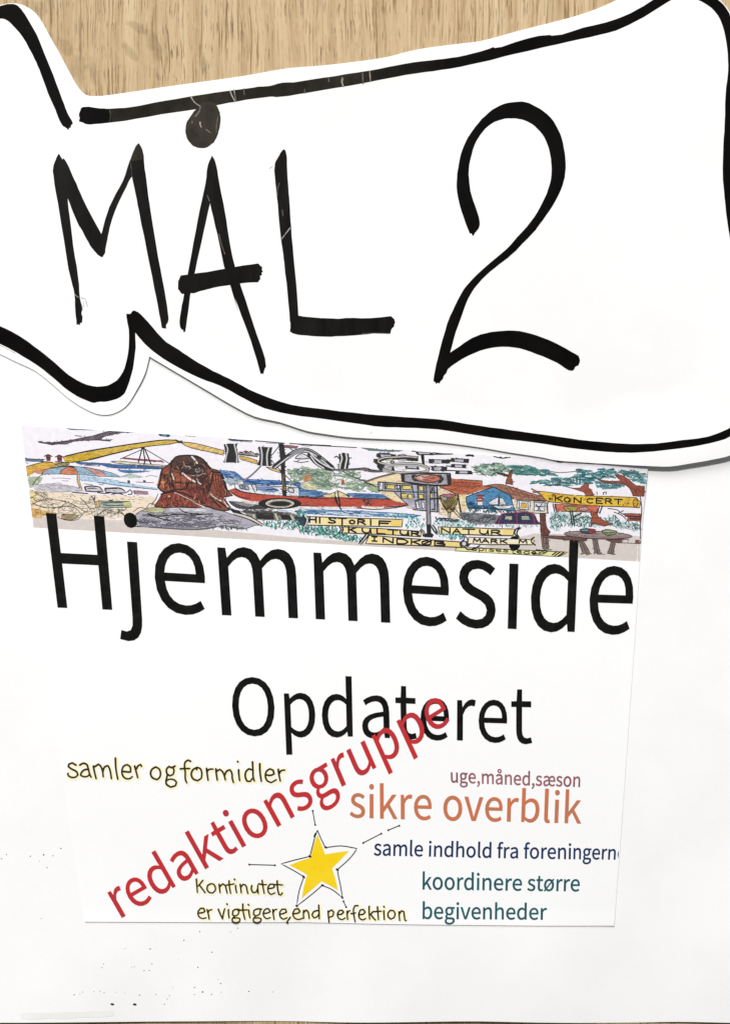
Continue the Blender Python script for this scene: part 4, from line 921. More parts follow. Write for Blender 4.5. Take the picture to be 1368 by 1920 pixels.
hedge(FB, [(850,800),(960,790),(1150,790),(1180,820),(1400,850),(1500,900),(1560,930),(1480,940),(1300,890),(1180,870),(1000,850),(880,840)], 240)
hedge(FB, [(1100,715),(1180,720),(1170,760),(1120,750)], 20)
hedge(FB, [(470,850),(560,826),(700,840),(760,850),(740,862),(600,852)], 36, [(60, 90, 88), (90, 96, 100)])
hedge(FC, [(-20,650),(50,660),(60,740),(-20,750)], 22); hedge(FC, [(0,752),(300,752),(310,800),(500,830),(470,870),(330,860),(200,830),(0,800)], 170)
hedge(FC, [(808,690),(860,670),(950,690),(960,760),(800,762)], 60, [(20, 130, 130), (110, 206, 206), (30, 100, 110), (200, 232, 230)])
hedge(FC, [(640,668),(760,660),(860,668),(820,686),(660,684)], 26, [(90, 180, 190), (150, 210, 206), (60, 120, 150)])

# ---- big letters drawn in the sky
cur[0] = 'drawn_sky_letter'
fill(FB, [(562,212),(610,208),(664,210),(660,240),(672,290),(676,354),(620,352),(562,352),(576,300),(572,260)], (42, 42, 46), sm=1)
stroke(FB, [[(578,214),(592,250),(582,300),(574,346)], [(642,214),(650,250),(662,300),(660,350)]], 1.8, (200, 198, 196))
cur[0] = 'drawn_sky_letter#2'
fill(FB, [(820,232),(870,234),(930,236),(920,280),(916,330),(918,378),(860,376),(812,370),(830,330),(832,280)], (42, 42, 46), sm=1)
stroke(FB, [[(842,238),(850,290),(846,372)], [(902,238),(888,290),(890,374)]], 2.0, (204, 200, 196))
scatter(FB, [(676,272),(740,264),(820,276),(820,300),(740,298),(676,292)], 34, [(90, 86, 90), (54, 52, 56), (150, 140, 130)], (4, 10), (1.2, 2.4), (-.2, .2))
stroke(FB, [[(676,290),(760,300),(816,306)]], 1.2, K)
cur[0] = 'drawn_sky_letter#3'
Aband = [(944,384),(1000,340),(1060,296),(1110,268),(1180,258),(1230,276),(1290,318),(1330,350),(1380,392)]
stroke(FB, [Aband], 9.5, (42, 42, 46)); stroke(FB, [[(x, y + 8) for x, y in Aband]], 1.7, (208, 206, 204)); stroke(FB, [[(x + 2, y - 10) for x, y in Aband[2:-1]]], 1.0, (170, 168, 172))
stroke(FB, [[(1060,310),(1110,276),(1160,262)]], 5.0, (150, 148, 156)); fill(FB, [(1100,320),(1120,296),(1150,284),(1190,300),(1204,320),(1150,324)], (232, 230, 238), K, 1.2)
stroke(FB, [[(1090,340),(1140,350),(1200,342)], [(1110,345),(1130,332)]], 1.1, (90, 90, 96))
stroke(FC, [[(80,210),(120,260),(180,300),(250,322)]], 8.5, (48, 46, 50)); stroke(FC, [[(86,198),(130,244),(200,292),(262,318)]], 1.6, (226, 224, 228)); stroke(FC, [[(90,222),(130,276),(190,314)]], 1.4, (226, 224, 228))
squiggle(FC, [(130,215),(160,215),(200,240),(170,250),(140,240)], 8, (50, 50, 54), 1.0, 6, 3)
cur[0] = 'drawn_sky_letter#4'
fill(FC, [(300,206),(340,200),(376,202),(382,250),(372,318),(330,320),(294,318),(306,270)], (44, 42, 44), sm=1)
stroke(FC, [[(318,208),(326,240),(314,280),(308,318)], [(356,204),(362,240),(354,280),(348,316)]], 2.0, (214, 212, 210))
squiggle(FC, [(262,222),(298,220),(298,240),(266,240)], 4, (70, 70, 74), .9, 5, 3); stroke(FC, [[(380,236),(396,236)]], 1.2, K)
stroke(FC, [[(250,324),(340,326),(460,322),(540,328),(640,338)]], 2.4, (96, 92, 98)); stroke(FC, [[(380,320),(450,316),(500,312),(560,330),(600,336)]], 1.5, K)
squiggle(FC, [(450,312),(520,306),(560,330),(480,340)], 6, (110, 106, 112), .9, 6, 4)
cur[0] = 'drawn_sky_letter#5'
# swirl and rail pieces
for P in ([(104,70),(200,62),(350,84),(356,112),(280,124),(150,128),(112,120)], [(66,140),(130,140),(170,250),(150,290),(118,250),(106,190),(70,180)], [(150,220),(330,240),(340,290),(180,300),(140,270)],
          [(600,42),(830,62),(830,96),(620,84)], [(770,140),(1050,150),(1046,200),(780,200)], [(800,230),(1010,240),(1008,298),(820,296)], [(1060,130),(1294,140),(1286,196),(1050,178)], [(1060,206),(1250,212),(1250,262),(1056,250)], [(1120,286),(1324,292),(1340,340),(1110,336)], [(470,90),(640,130),(640,170),(380,160),(360,110)], [(464,210),(640,230),(660,280),(480,270)]):
    fill(FG, P, (46, 45, 50), None, sm=1)
for P in ([(156,84),(290,90),(286,116),(170,120)], [(200,236),(300,246),(300,280),(210,280)], [(640,56),(790,66),(790,84),(650,80)], [(850,152),(940,156),(934,194),(846,190)], [(850,246),(930,248),(926,288),(846,286)],
          [(1106,146),(1220,150),(1216,180),(1106,172)], [(1110,218),(1200,222),(1200,250),(1112,246)], [(1170,298),(1270,302),(1270,326),(1166,324)], [(380,140),(480,138),(480,176),(390,178)], [(500,224),(620,240),(620,262),(510,256)]):
    fill(FG, P, (190, 188, 202), None, sm=1)
stroke(FG, [[(640,86),(1080,78)], [(600,44),(560,40)], [(830,62),(960,76),(1080,78)], [(1010,150),(1060,156)], [(1000,230),(1060,236)], [(1010,288),(1120,292)]], 1.5, K)
fill(FG, [(670,86),(716,90),(724,210),(690,206)], K)
Sw = [(620,130),(500,118),(330,126),(200,134),(130,160),(130,190),(220,214),(400,210),(560,206),(690,224),(770,262),(740,310),(600,326),(420,322),(260,300),(190,276)]
stroke(FG, [Sw], 7.0, (46, 45, 50)); stroke(FG, [[(x, y - 8) for x, y in Sw]], 1.6, (196, 192, 178)); stroke(FG, [[(x, y + 16) for x, y in Sw[6:]]], 1.8, (190, 188, 184))
stroke(FG, [[(300,150),(240,160),(230,186),(300,200)]], 2.0, (206, 200, 184)); ell(FG, 308, 182, 22, 14, (236, 234, 240), K, 1.6)
fill(FG, [(360,236),(460,244),(470,290),(380,270)], (236, 234, 240)); fill(FG, [(730,160),(770,170),(780,196),(730,196)], (210, 208, 218))
stroke(FG, [[(0,292),(60,300),(150,300)]], 2.6, (90, 86, 94))
stroke(FG, [[(470,84),(500,98),(640,110)], [(380,92),(460,80)]], 1.2, GY)

# ---- houses
cur[0] = 'drawn_house'
fill(FC, [(500,418),(600,386),(700,358),(760,362),(790,430),(840,470),(1040,470),(1200,520),(1216,690),(1060,660),(1040,640),(720,560),(620,500),(600,440)], (244, 220, 172))
fill(FG, [(885,490),(1000,530),(1160,600),(1180,700),(1180,860),(1060,880),(940,830),(900,820),(885,640)], (246, 222, 190))
stroke(FC, [[(496,418),(600,382),(725,352)]], 2.6, (110, 96, 90)); stroke(FC, [[(500,420),(600,460),(606,480)]], 1.1, K)
fill(FC, [(1060,455),(1120,420),(1180,398),(1270,402),(1380,408),(1380,470),(1300,500),(1250,514),(1200,512),(1140,486)], (206, 116, 74), K, 1.0)
fill(FD, [(0,262),(60,268),(110,280),(160,296),(290,316),(200,340),(100,366),(40,350),(-20,330)], (200, 104, 66))
fill(FD, [(230,312),(300,300),(360,306),(440,330),(540,362),(620,388),(642,408),(540,402),(430,398),(370,366),(300,322)], (176, 116, 92), K, .9)
stroke(FD, [[(-40,300),(60,310),(160,330)], [(-60,285),(60,290),(200,310)], [(-20,326),(60,338),(130,350)]], .8, (150, 66, 46))
stroke(FD, [[(40+i*26,276+i*4),(30+i*26,300+i*3),(60+i*24,316+i*2)] for i in range(6)], .8, (128, 64, 46))
stroke(FD, [[(360+i*34,314+i*11),(380+i*34,340+i*10),(400+i*30,370+i*5)] for i in range(7)], .9, (104, 62, 50)); stroke(FD, [[(330,320),(430,348),(560,384)], [(360,345),(460,376),(600,396)]], .7, (112, 70, 58))
stroke(FC, [[(1100,450),(1200,420),(1368,430)], [(1140,480),(1240,450),(1368,450)], [(1080,455),(1140,490),(1200,514),(1260,512)]], 1.0, (140, 62, 44))
fill(FD, [(66,368),(112,366),(120,400),(124,456),(100,480),(84,500),(74,440)], (246, 224, 176)); stroke(FD, [[(64,366),(70,440),(84,520)]], 1.2, K)
fill(FD, [(114,382),(160,364),(220,342),(288,318),(340,344),(396,372),(412,420),(426,474),(360,466),(280,458),(200,456),(126,454),(116,420)], (72, 140, 190), K, 1.3)
stroke(FD, [[(230,352),(250,346),(262,354)], [(270,350),(290,348)]], 1.0, (40, 70, 110))
scatter(FD, [(124,400),(180,440),(290,440),(420,460),(420,474),(280,462),(130,456)], 44, [(34, 70, 124), (40, 90, 120), (30, 54, 96)], (4, 9), (1.2, 2.2), (-.2, .2))
fill(FD, [(184,384),(216,384),(222,436),(186,436)], (238, 226, 226), K, .8); fills(FD, [[(180,372),(222,372),(218,388),(186,388)], [(186,400),(218,400),(219,414),(186,414)]], (170, 74, 66))
stroke(FD, [[(176,372),(228,372)], [(180,392),(224,392)]], 1.4, (110, 50, 50))
fill(FD, [(250,424),(290,396),(320,384),(318,430),(280,432)], (234, 236, 240), K, .9); fill(FD, [(326,386),(350,392),(370,430),(330,434)], (222, 224, 230), K, .9); fill(FD, [(280,436),(340,440),(410,434),(396,456),(320,458)], (230, 230, 236), K, .9)
stroke(FD, [[(322,374),(322,446)]], 1.0, K)
fill(FD, [(404,394),(440,398),(620,412),(636,440),(630,486),(560,486),(430,470),(416,440)], (240, 226, 206), K, .9)
fill(FD, [(440,404),(524,412),(520,466),(436,458)], (236, 238, 244), K, 1.1); fill(FD, [(548,414),(618,420),(614,474),(548,470)], (226, 228, 236), K, 1.1)
fill(FD, [(466,420),(498,424),(500,454),(466,452)], (238, 190, 60), (150, 100, 40), .8); stroke(FD, [[(450,406),(456,456)], [(508,414),(510,462)], [(560,430),(590,470)], [(600,424),(570,470)], [(556,440),(610,446)]], 1.1, K)
stroke(FD, [[(640,410),(630,440),(638,486)]], 1.6, (90, 90, 100))
# window front
fill(FG, [(125,432),(885,490),(905,822),(580,790),(420,655),(330,560),(130,545)], (172, 176, 196), K, 1.1, sm=1)
for P in ([(214,462),(340,476),(336,530),(222,520)], [(430,476),(552,486),(552,536),(440,532)], [(642,486),(700,490),(704,548),(650,546)], [(420,582),(490,584),(500,650),(430,640)], [(510,590),(560,594),(570,656),(512,652)], [(644,590),(700,596),(704,650),(650,648)], [(790,580),(820,582),(824,640),(794,636)]):
    fill(FG, P, (240, 216, 110), K, 1.2, sm=1)
for P in ([(350,480),(400,482),(400,520),(352,520)], [(600,680),(640,690),(660,780),(610,770)], [(680,690),(716,696),(726,770),(690,768)], [(770,500),(806,500),(806,560),(780,556)], [(150,440),(190,446),(186,530),(140,540)]):
    fill(FG, P, (226, 226, 238), K, 1.1, sm=1)
stroke(FG, [[(130,436),(500,462),(880,490)], [(130,545),(420,560),(870,570)], [(365,470),(380,540)], [(410,480),(420,640)], [(560,480),(590,640)], [(630,480),(640,640)], [(600,670),(620,780)], [(838,500),(850,640)], [(880,495),(885,820)], [(716,490),(720,640)], [(210,450),(214,530)], [(240,460),(232,520)]], 1.5, (48, 48, 60))
fills(FG, [[(396,470),(420,476),(424,545),(402,540)], [(806,500),(828,502),(830,556),(812,556)], [(840,660),(856,662),(860,800),(810,796),(812,780),(842,780)], [(560,740),(586,746),(600,786),(572,780)]], (50, 50, 62))
fill(FG, [(560,720),(600,760),(590,780),(500,768),(480,750)], (214, 196, 204))
cur[0] = 'drawn_basket'
fill(FG, [(916,612),(960,596),(1040,592),(1110,600),(1150,622),(1136,700),(1104,770),(1060,826),(1020,820),(976,770),(936,690)], (176, 160, 84), K, 1.2)
stroke(FG, [[(930+i*30,640),(1000+i*24,720),(1060+i*8,800)] for i in range(6)], 1.0, (70, 58, 40)); stroke(FG, [[(1140-i*30,640),(1080-i*24,720),(1020-i*4,790)] for i in range(6)], 1.0, (70, 58, 40))
fill(FG, [(930,604),(1000,590),(1090,598),(1120,614),(1060,636),(970,626)], (190, 110, 124), (90, 40, 50), .9); fill(FG, [(940,630),(1000,640),(1000,670),(950,660)], (150, 160, 190))
stroke(FG, [[(1020,820),(1030,880),(1020,910)], [(1050,820),(1050,910)], [(1080,800),(1130,850),(1180,900)], [(1110,780),(1160,840),(1200,900)], [(940,775),(970,790)]], 1.3, (80, 70, 60))
stroke(FG, [[(1150,600),(1170,740),(1210,900)]], 2.0, (44, 38, 40)); stroke(FG, [[(620,668),(760,658),(920,646)]], 2.0, K)
fill(FG, [(920,915),(1000,905),(1130,912),(1180,922),(1080,934),(980,932)], (216, 206, 196), K, .8)
cur[0] = 'drawn_sign_post'
fill(FG, [(425,335),(700,320),(1050,328),(1055,474),(900,482),(700,468),(435,430)], (168, 168, 178), K, 2.0, sm=1)
fills(FG, [[(430,336),(466,336),(470,434),(440,436)], [(560,340),(620,340),(590,380),(640,430),(590,430),(550,380)], [(880,340),(940,350),(970,400),(930,452),(880,455),(930,400)], [(1000,340),(1046,340),(1050,470),(1016,470)]], (48, 47, 54))
ell(FG, 765, 390, 162, 52, (206, 116, 92), (60, 50, 50), 1.6, 20, .03); fill(FG, [(600,380),(680,350),(790,346),(720,372),(800,400),(700,410)], (226, 178, 160)); stroke(FG, [[(680,360),(760,390),(860,382)], [(700,400),(800,410)]], 1.1, (120, 50, 44))
fill(FG, [(738,478),(784,478),(792,560),(790,700),(800,980),(748,984),(746,760),(744,600)], (176, 172, 180), K, 1.4)
stroke(FG, [[(758,500),(766,700),(768,960)]], 1.2, (120, 116, 122))
fill(FG, [(744,982),(800,984),(806,1090),(840,1110),(820,1146),(712,1140),(706,1108),(750,1090)], (34, 34, 38))

cur[0] = 'drawn_tree'
foliage(FD, [(150,190),(230,165),(320,160),(400,180),(420,230),(330,235),(300,250),(180,240)], (150, 180, 158), 80, [(140, 176, 152), (100, 146, 124), (70, 96, 84)], (3, 7))
foliage(FD, [(400,180),(480,178),(560,198),(640,215),(690,245),(600,250),(500,245),(420,235)], (90, 150, 146), 76, [(50, 128, 126), (90, 156, 146), (30, 100, 100)], (4, 10), (1.1, 2.0), (-.2, .35))
cur[0] = 'drawn_tree#2'
foliage(FD, [(530,288),(620,270),(740,258),(800,250),(840,205),(900,210),(940,230),(1000,195),(1060,210),(1080,250),(960,270),(900,300),(760,312),(640,312)], (60, 128, 136), 150, [(30, 100, 108), (16, 76, 90), (80, 150, 154), (130, 184, 184)], (4, 11), (1.1, 2.0), (-.25, .3))
cur[0] = 'drawn_tree#3'
foliage(FD, [(1090,215),(1150,205),(1210,220),(1200,250),(1120,258)], (84, 140, 150), 26, [(30, 100, 110), (60, 130, 136)], (4, 9), (1.1, 2.0), (-.2, .3))
foliage(FD, [(940,290),(1020,280),(1110,310),(1060,330),(960,328)], (100, 150, 156), 30, [(40, 100, 116), (70, 130, 140)], (4, 9), (1.1, 1.8), (-.1, .3))
foliage(FD, [(1180,230),(1262,236),(1258,300),(1160,270),(1180,250)], (130, 180, 180), 22, [(70, 140, 140), (40, 110, 116)], (4, 9), (1, 1.7), (-.1, .3))
stroke(FD, [[(640,215),(700,226),(780,222),(840,214)], [(1080,228),(1180,234),(1262,232)]], 1.1, (90, 96, 90))
cur[0] = 'drawn_tree'
fill(FD, [(366,300),(372,270),(380,252),(330,238),(300,222),(350,232),(384,240),(392,222),(410,206),(408,232),(402,256),(410,280),(412,306),(388,298)], (156, 86, 58), (70, 44, 40), .8)
stroke(FD, [[(300,222),(350,236),(386,248)], [(386,240),(408,206)]], 1.1, (70, 46, 42))
cur[0] = 'drawn_tree#2'
fill(FD, [(750,316),(800,326),(846,324),(872,298),(900,296),(896,320),(920,350),(932,376),(880,374),(868,352),(820,336)], (166, 84, 60), (80, 40, 34), .8)
cur[0] = 'drawn_tree#3'
fill(FD, [(940,262),(980,274),(1040,282),(1100,278),(1070,250),(1100,240),(1150,268),(1200,310),(1254,312),(1252,378),(1180,376),(1160,330),(1130,304),(1080,294),(1000,292)], (156, 78, 56), (80, 40, 34), .8)
fills(FD, [[(1064,238),(1080,236),(1090,252),(1072,256)], [(1200,330),(1250,322),(1250,376),(1190,376)]], (120, 58, 46))
cur[0] = 'drawn_banner'
fill(FD, [(560,344),(640,352),(760,368),(900,376),(1060,380),(1200,386),(1228,416),(1222,450),(1160,446),(1020,442),(880,436),(760,424),(680,416),(632,408),(596,372)], (240, 194, 52), (90, 60, 30), 1.0)
stroke(FD, [[(532,330),(560,345),(600,376)], [(540,350),(580,352)]], 1.8, (140, 90, 70))
scatter(FD, [(600,350),(680,360),(1200,390),(1210,444),(700,412),(640,404)], 34, [(206, 144, 36), (170, 110, 40), (250, 214, 90)], (3, 7), (1, 2), (0, 3))
ell(FD, 1196, 420, 16, 26, (216, 160, 50), (110, 60, 30), 1.1)
write(FD, [('K',684,374,44,34,.06),('O',740,384,40,30,.06),('N',804,386,44,32,.06),('C',884,392,40,28,.06),('E',946,390,40,32,.06),('R',1006,392,40,32,.06),('T',1062,396,48,30,.06)], 2.0)
scatter(FD, [(640,360),(680,370),(670,400),(640,396)], 8, [(80, 50, 30)], (3, 6), (1, 1.6), (0, 3)); scatter(FD, [(1125,392),(1175,400),(1175,430),(1130,430)], 5, [(140, 90, 40)], (3, 5), (1, 1.6), (0, 3))
stroke(FD, [[(950,350),(952,366)], [(990,354),(1010,350),(1008,366)], [(990,354),(992,368)]], 1.2, K)
cur[0] = 'drawn_stage'
fill(FD, [(678,428),(760,432),(860,436),(952,440),(956,480),(860,478),(760,474),(690,476)], (224, 108, 88), (110, 50, 44), .8)
stroke(FD, [[(668,426),(680,478)], [(684,428),(692,476)], [(966,440),(952,484)], [(984,440),(968,486)]], 1.5, (50, 44, 48))
fill(FD, [(736,446),(780,440),(830,448),(820,470),(780,478),(748,466)], (176, 160, 66), K, .9); fill(FD, [(836,450),(880,446),(900,462),(870,474),(840,468)], (190, 160, 160), K, .9)
foliage(FD, [(640,520),(680,486),(760,490),(880,500),(930,520),(1000,560),(900,572),(760,566),(650,590)], (190, 214, 214), 110, [(40, 120, 116), (20, 96, 96), (90, 150, 140)], (3, 6), (1.1, 2), (.6, 2.4))
foliage(FD, [(1000,520),(1060,500),(1110,540),(1230,556),(1234,600),(1150,590),(1060,570),(1010,560)], (190, 216, 216), 76, [(40, 120, 116), (20, 96, 96), (100, 160, 150)], (3, 6), (1.1, 2), (.6, 2.4))
stroke(FD, [[(778,470),(786,520),(792,562)], [(792,470),(800,520),(804,556)], [(800,510),(850,486)]], 1.8, (40, 44, 44))
fill(FD, [(906,476),(950,480),(958,510),(1000,536),(1048,556),(1000,566),(960,560),(906,548),(920,516)], (164, 82, 58), (80, 44, 36), .9)
stroke(FD, [[(1020,456),(1080,466),(1110,490)], [(1060,480),(1110,500),(1140,530)], [(1120,470),(1080,490)]], 1.3, (84, 76, 74))
fill(FD, [(1110,490),(1170,488),(1230,492),(1228,540),(1180,534),(1140,536),(1150,510)], (172, 92, 72), (90, 44, 38), .8); stroke(FD, [[(1130,505),(1226,508)], [(1160,520),(1226,524)], [(1226,380),(1236,460),(1228,560),(1230,650)]], 1.3, (70, 44, 44))

# ---- front: car, post, table, benches
cur[0] = 'drawn_car'
hedge(FD, [(0,560),(80,530),(300,560),(580,560),(560,576),(400,572),(100,574)], 60, [(130, 190, 190), (40, 120, 130), (90, 150, 160), (200, 222, 226)], (2.5, 5))
hedge(FD, [(120,456),(300,466),(420,476),(400,486),(200,480),(120,476)], 40, [(20, 80, 90), (40, 100, 100)], (2, 5))
fill(FD, [(80,480),(180,484),(330,500),(300,552),(180,556),(90,530)], (132, 136, 142)); squiggle(FD, [(80,484),(320,500),(290,552),(90,540)], 22, (72, 74, 80), .9, 7, 6)
hedge(FG, [(805,900),(860,880),(930,920),(1180,930),(1368,960),(1368,1010),(1180,1000),(900,1000),(830,990)], 80, [(60, 150, 150), (20, 110, 110), (130, 200, 200), (210, 236, 236)], (2.2, 4.6))
squiggle(FG, [(800,880),(1000,890),(1200,930),(1100,950),(900,940)], 12, (60, 62, 70), .9, 7, 5)
fill(FD, [(298,554),(320,520),(342,490),(400,484),(460,482),(530,486),(552,500),(566,530),(584,556),(500,556),(400,552)], (50, 50, 96), (120, 50, 64), 1.1)
fill(FD, [(364,502),(408,504),(408,530),(360,528)], (176, 184, 150), K, .9); fill(FD, [(466,502),(516,504),(520,530),(468,530)], (170, 178, 160), K, .9)
stroke(FD, [[(436,480),(440,554)], [(344,492),(320,552)], [(530,488),(548,520),(552,552)]], 1.2, (156, 60, 72)); stroke(FD, [[(420,486),(440,470),(490,470),(520,482)]], 1.2, (150, 70, 80))
cur[0] = 'drawn_sign_board'
def board(f, P, col=(252, 230, 160)):
    fill(f, P, col, K, 1.3, sm=1, wash=False)
board(FC, [(60,678),(300,686),(560,694),(782,700),(776,756),(500,750),(250,746),(52,742)]); fill(FC, [(690,700),(776,704),(772,750),(690,746)], (248, 214, 110), sm=1, wash=False); fill(FC, [(66,682),(110,684),(104,738),(62,738)], (240, 234, 226), sm=1, wash=False)
stroke(FC, [[(36,668),(52,700),(40,750)], [(62,676),(72,706),(58,744)]], 1.6, K); stroke(FC, [[(54,676),(66,704),(52,744)]], 1.3, (236, 232, 230)); fill(FC, [(0,680),(40,672),(48,704),(34,748),(0,740)], (40, 70, 84))
write(FC, [('H',82,678,48,44,.04),('i',146,684,24,42,.04),('S',224,686,56,40,.04),('T',296,690,62,48,.04),('O',380,704,44,28,.04),('R',446,700,56,36,.04),('i',530,700,24,42,.04),('F',606,712,84,32,.04)], 2.5)
cur[0] = 'drawn_sign_board#2'
board(FC, [(336,756),(560,766),(760,778),(922,790),(918,830),(700,816),(500,808),(322,800)]); fill(FC, [(560,770),(740,780),(740,814),(560,806)], (248, 216, 116), sm=1, wash=False)
stroke(FC, [[(322,750),(336,776),(322,804)], [(304,748),(320,776),(302,800)]], 1.8, K)
write(FC, [('K',376,758,56,38,.06),('U',478,764,66,36,.06),('L',590,768,60,38,.06),('T',672,776,76,34,.06),('U',764,782,64,34,.06),('R',850,788,60,34,.06)], 2.5)
cur[0] = 'drawn_sign_board#3'
board(FC, [(530,818),(760,838),(1000,854),(1256,872),(1236,912),(1000,900),(760,892),(502,882)]); fill(FC, [(1110,868),(1236,876),(1224,906),(1110,900)], (248, 218, 128), sm=1, wash=False)
stroke(FC, [[(526,816),(500,850),(470,884)], [(506,814),(480,846),(456,880)]], 2.0, K); stroke(FC, [[(516,818),(490,852),(462,884)]], 1.2, (200, 198, 204))
write(FC, [('I',540,828,60,32,.08),('N',636,838,74,34,.07),('D',740,846,84,36,.06),('K',848,852,66,34,.06),('Q',924,858,76,32,.05),('B',1024,862,80,34,.05)], 2.3)
stroke(FC, [[(1240,858),(1216,880),(1226,912)], [(1276,868),(1290,880),(1270,900),(1250,890),(1262,870)]], 2.8, (56, 54, 60)); stroke(FC, [[(1250,862),(1236,884),(1242,910)]], 1.6, (214, 214, 220))
cur[0] = 'drawn_sign_board#4'
board(FD, [(-66,574),(150,580),(300,586),(424,588),(414,630),(260,628),(100,622),(-56,620)]); fill(FD, [(350,588),(420,592),(410,626),(350,624)], (248, 218, 124), sm=1, wash=False)
stroke(FD, [[(452,578),(430,590),(424,616),(440,638)], [(462,580),(444,594),(438,618),(452,640)]], 1.8, K); stroke(FG, [[(806,1000),(840,1060),(880,1100)], [(826,990),(870,1050),(886,1090)]], 2.2, (50, 50, 56)); stroke(FG, [[(816,996),(856,1056)]], 1.6, (200, 200, 206))
stroke(FG, [[(680,1040),(720,1080),(716,1130)], [(664,1050),(700,1090),(700,1130)]], 1.4, K)
write(FD, [('N',-44,582,54,30,.03),('A',28,585,50,32,.03),('T',92,588,76,30,.03),('U',200,592,56,28,.03),('R',276,596,60,28,.03)], 2.2)
cur[0] = 'drawn_hedge'
hedge(FC, [(1040,800),(1230,812),(1230,850),(1040,836)], 44, [(30, 130, 126), (120, 200, 196), (30, 100, 104), (210, 236, 236)])
hedge(FD, [(0,620),(90,626),(90,650),(0,644)], 20, [(30, 130, 126), (120, 200, 196)])
stroke(FD, [[(90,624),(104,644),(96,660)], [(104,630),(122,650),(120,690)]], 1.4, K)
cur[0] = 'drawn_sign_board#5'
fill(FD, [(130,640),(330,648),(500,654),(552,660),(534,688),(380,686),(240,688),(124,680)], (248, 236, 200), K, 1.1, sm=1, wash=False)
stroke(FD, [[(548,640),(530,654),(532,674),(556,690)]], 1.8, K)
write(FD, [('M',160,648,46,24,.02),('A',214,650,44,26,.02),('R',274,654,40,24,.02),('K',334,654,40,24,.02),('M',452,656,50,22,.02)], 2.1)
cur[0] = 'drawn_sign_board#6'
fill(FD, [(52,706),(240,712),(500,724),(762,736),(704,766),(480,752),(260,742),(44,728)], (240, 232, 150), K, 1.1, sm=1, wash=False)
fill(FD, [(90,660),(120,668),(118,690),(96,704),(80,690)], (70, 68, 74)); ell(FD, 100, 682, 12, 12, (220, 220, 226))
stroke(FD, [[(104,700),(120,720),(160,716),(200,694)], [(740,736),(700,762)], [(716,734),(680,758)], [(694,732),(664,754)]], 1.6, K)
write(FD, [('s',150,706,36,18,.05),('p',196,708,32,18,.05),('i',232,710,14,20,.05),('s',260,712,34,18,.05),('e',304,714,34,18,.05),('s',350,716,34,18,.05),('t',402,724,28,20,.05),('e',436,726,34,16,.05),('d',480,730,36,16,.05),('e',530,732,34,16,.05),('r',580,734,34,16,.05)], 1.2)
stroke(FD, [[(560,720),(640,728),(600,748),(540,742)]], 1.2, K)
cur[0] = 'drawn_table'
fill(FD, [(586,490),(620,490),(622,540),(630,580),(650,604),(638,626),(596,628),(590,580)], (120, 66, 56), (60, 34, 34), 1.0)
fill(FD, [(592,628),(636,628),(642,716),(602,712)], (134, 112, 104), (60, 50, 50), .9); stroke(FD, [[(606,634),(612,706)], [(622,634),(630,708)], [(604,520),(612,580),(616,620)]], 1.0, (80, 50, 46))
fill(FD, [(608,630),(700,632),(800,638),(888,652),(880,662),(800,660),(700,650),(612,642)], (126, 82, 76), (60, 40, 40), .9)
fill(FD, [(1006,656),(1060,652),(1150,656),(1232,662),(1230,682),(1150,678),(1050,672)], (126, 82, 76), (60, 40, 40), .9)
for P in ([(836,662),(862,662),(890,710),(908,744),(860,744),(848,710)], [(920,644),(950,644),(962,700),(972,744),(936,742),(930,700)], [(1040,672),(1072,672),(1060,710),(1060,752),(1016,744),(1030,710)]):
    fill(FD, P, (132, 112, 106), (60, 50, 50), .9); stroke(FD, [[((P[0][0]+P[1][0])/2,(P[0][1]+P[1][1])/2),((P[3][0]+P[4][0])/2,P[3][1]-4)]], .9, (76, 62, 60))
ell(FD, 956, 626, 216, 24, (148, 128, 126), (80, 60, 62), 1.0, 26, .04); ell(FD, 950, 618, 180, 12, (164, 146, 142), None, 1, 22, .04)
fill(FD, [(840,590),(880,584),(940,590),(944,612),(890,620),(850,610)], (60, 76, 84), K, .8); fill(FD, [(900,588),(940,590),(942,614),(904,616)], (150, 56, 66)); ell(FD, 872, 596, 26, 9, (110, 140, 150), K, .8)
fill(FD, [(980,598),(1020,590),(1080,602),(1070,622),(1020,630),(988,616)], (130, 140, 96), K, .8); ell(FD, 1028, 602, 44, 8, (176, 180, 130), K, .7)
squiggle(FD, [(920,736),(1010,736),(1010,752),(920,752)], 5, (96, 90, 80), .8, 6, 4); squiggle(FD, [(820,740),(920,744),(900,756),(830,752)], 5, (110, 120, 90), .8, 6, 4); squiggle(FD, [(600,712),(680,716),(660,726),(600,722)], 5, (110, 120, 90), .8, 6, 4)

names = {'picture_strip': 'colour picture strip of a harbour town across the top of the page'}
strip_o = None
for nm, (vs_, fs_, cs_, _n) in ART.items():
    V = np.vstack(vs_); F = np.vstack(fs_)
    o = mesh_obj(nm.split('#')[0], V, F, M_art, page if nm == 'picture_strip' else strip_o, cs_)
    if nm == 'picture_strip': strip_o = o; tag(o, names[nm])
print('picture levels', LV.max(), 'tris', sum(len(c_[2]) for c_ in ART.values()))

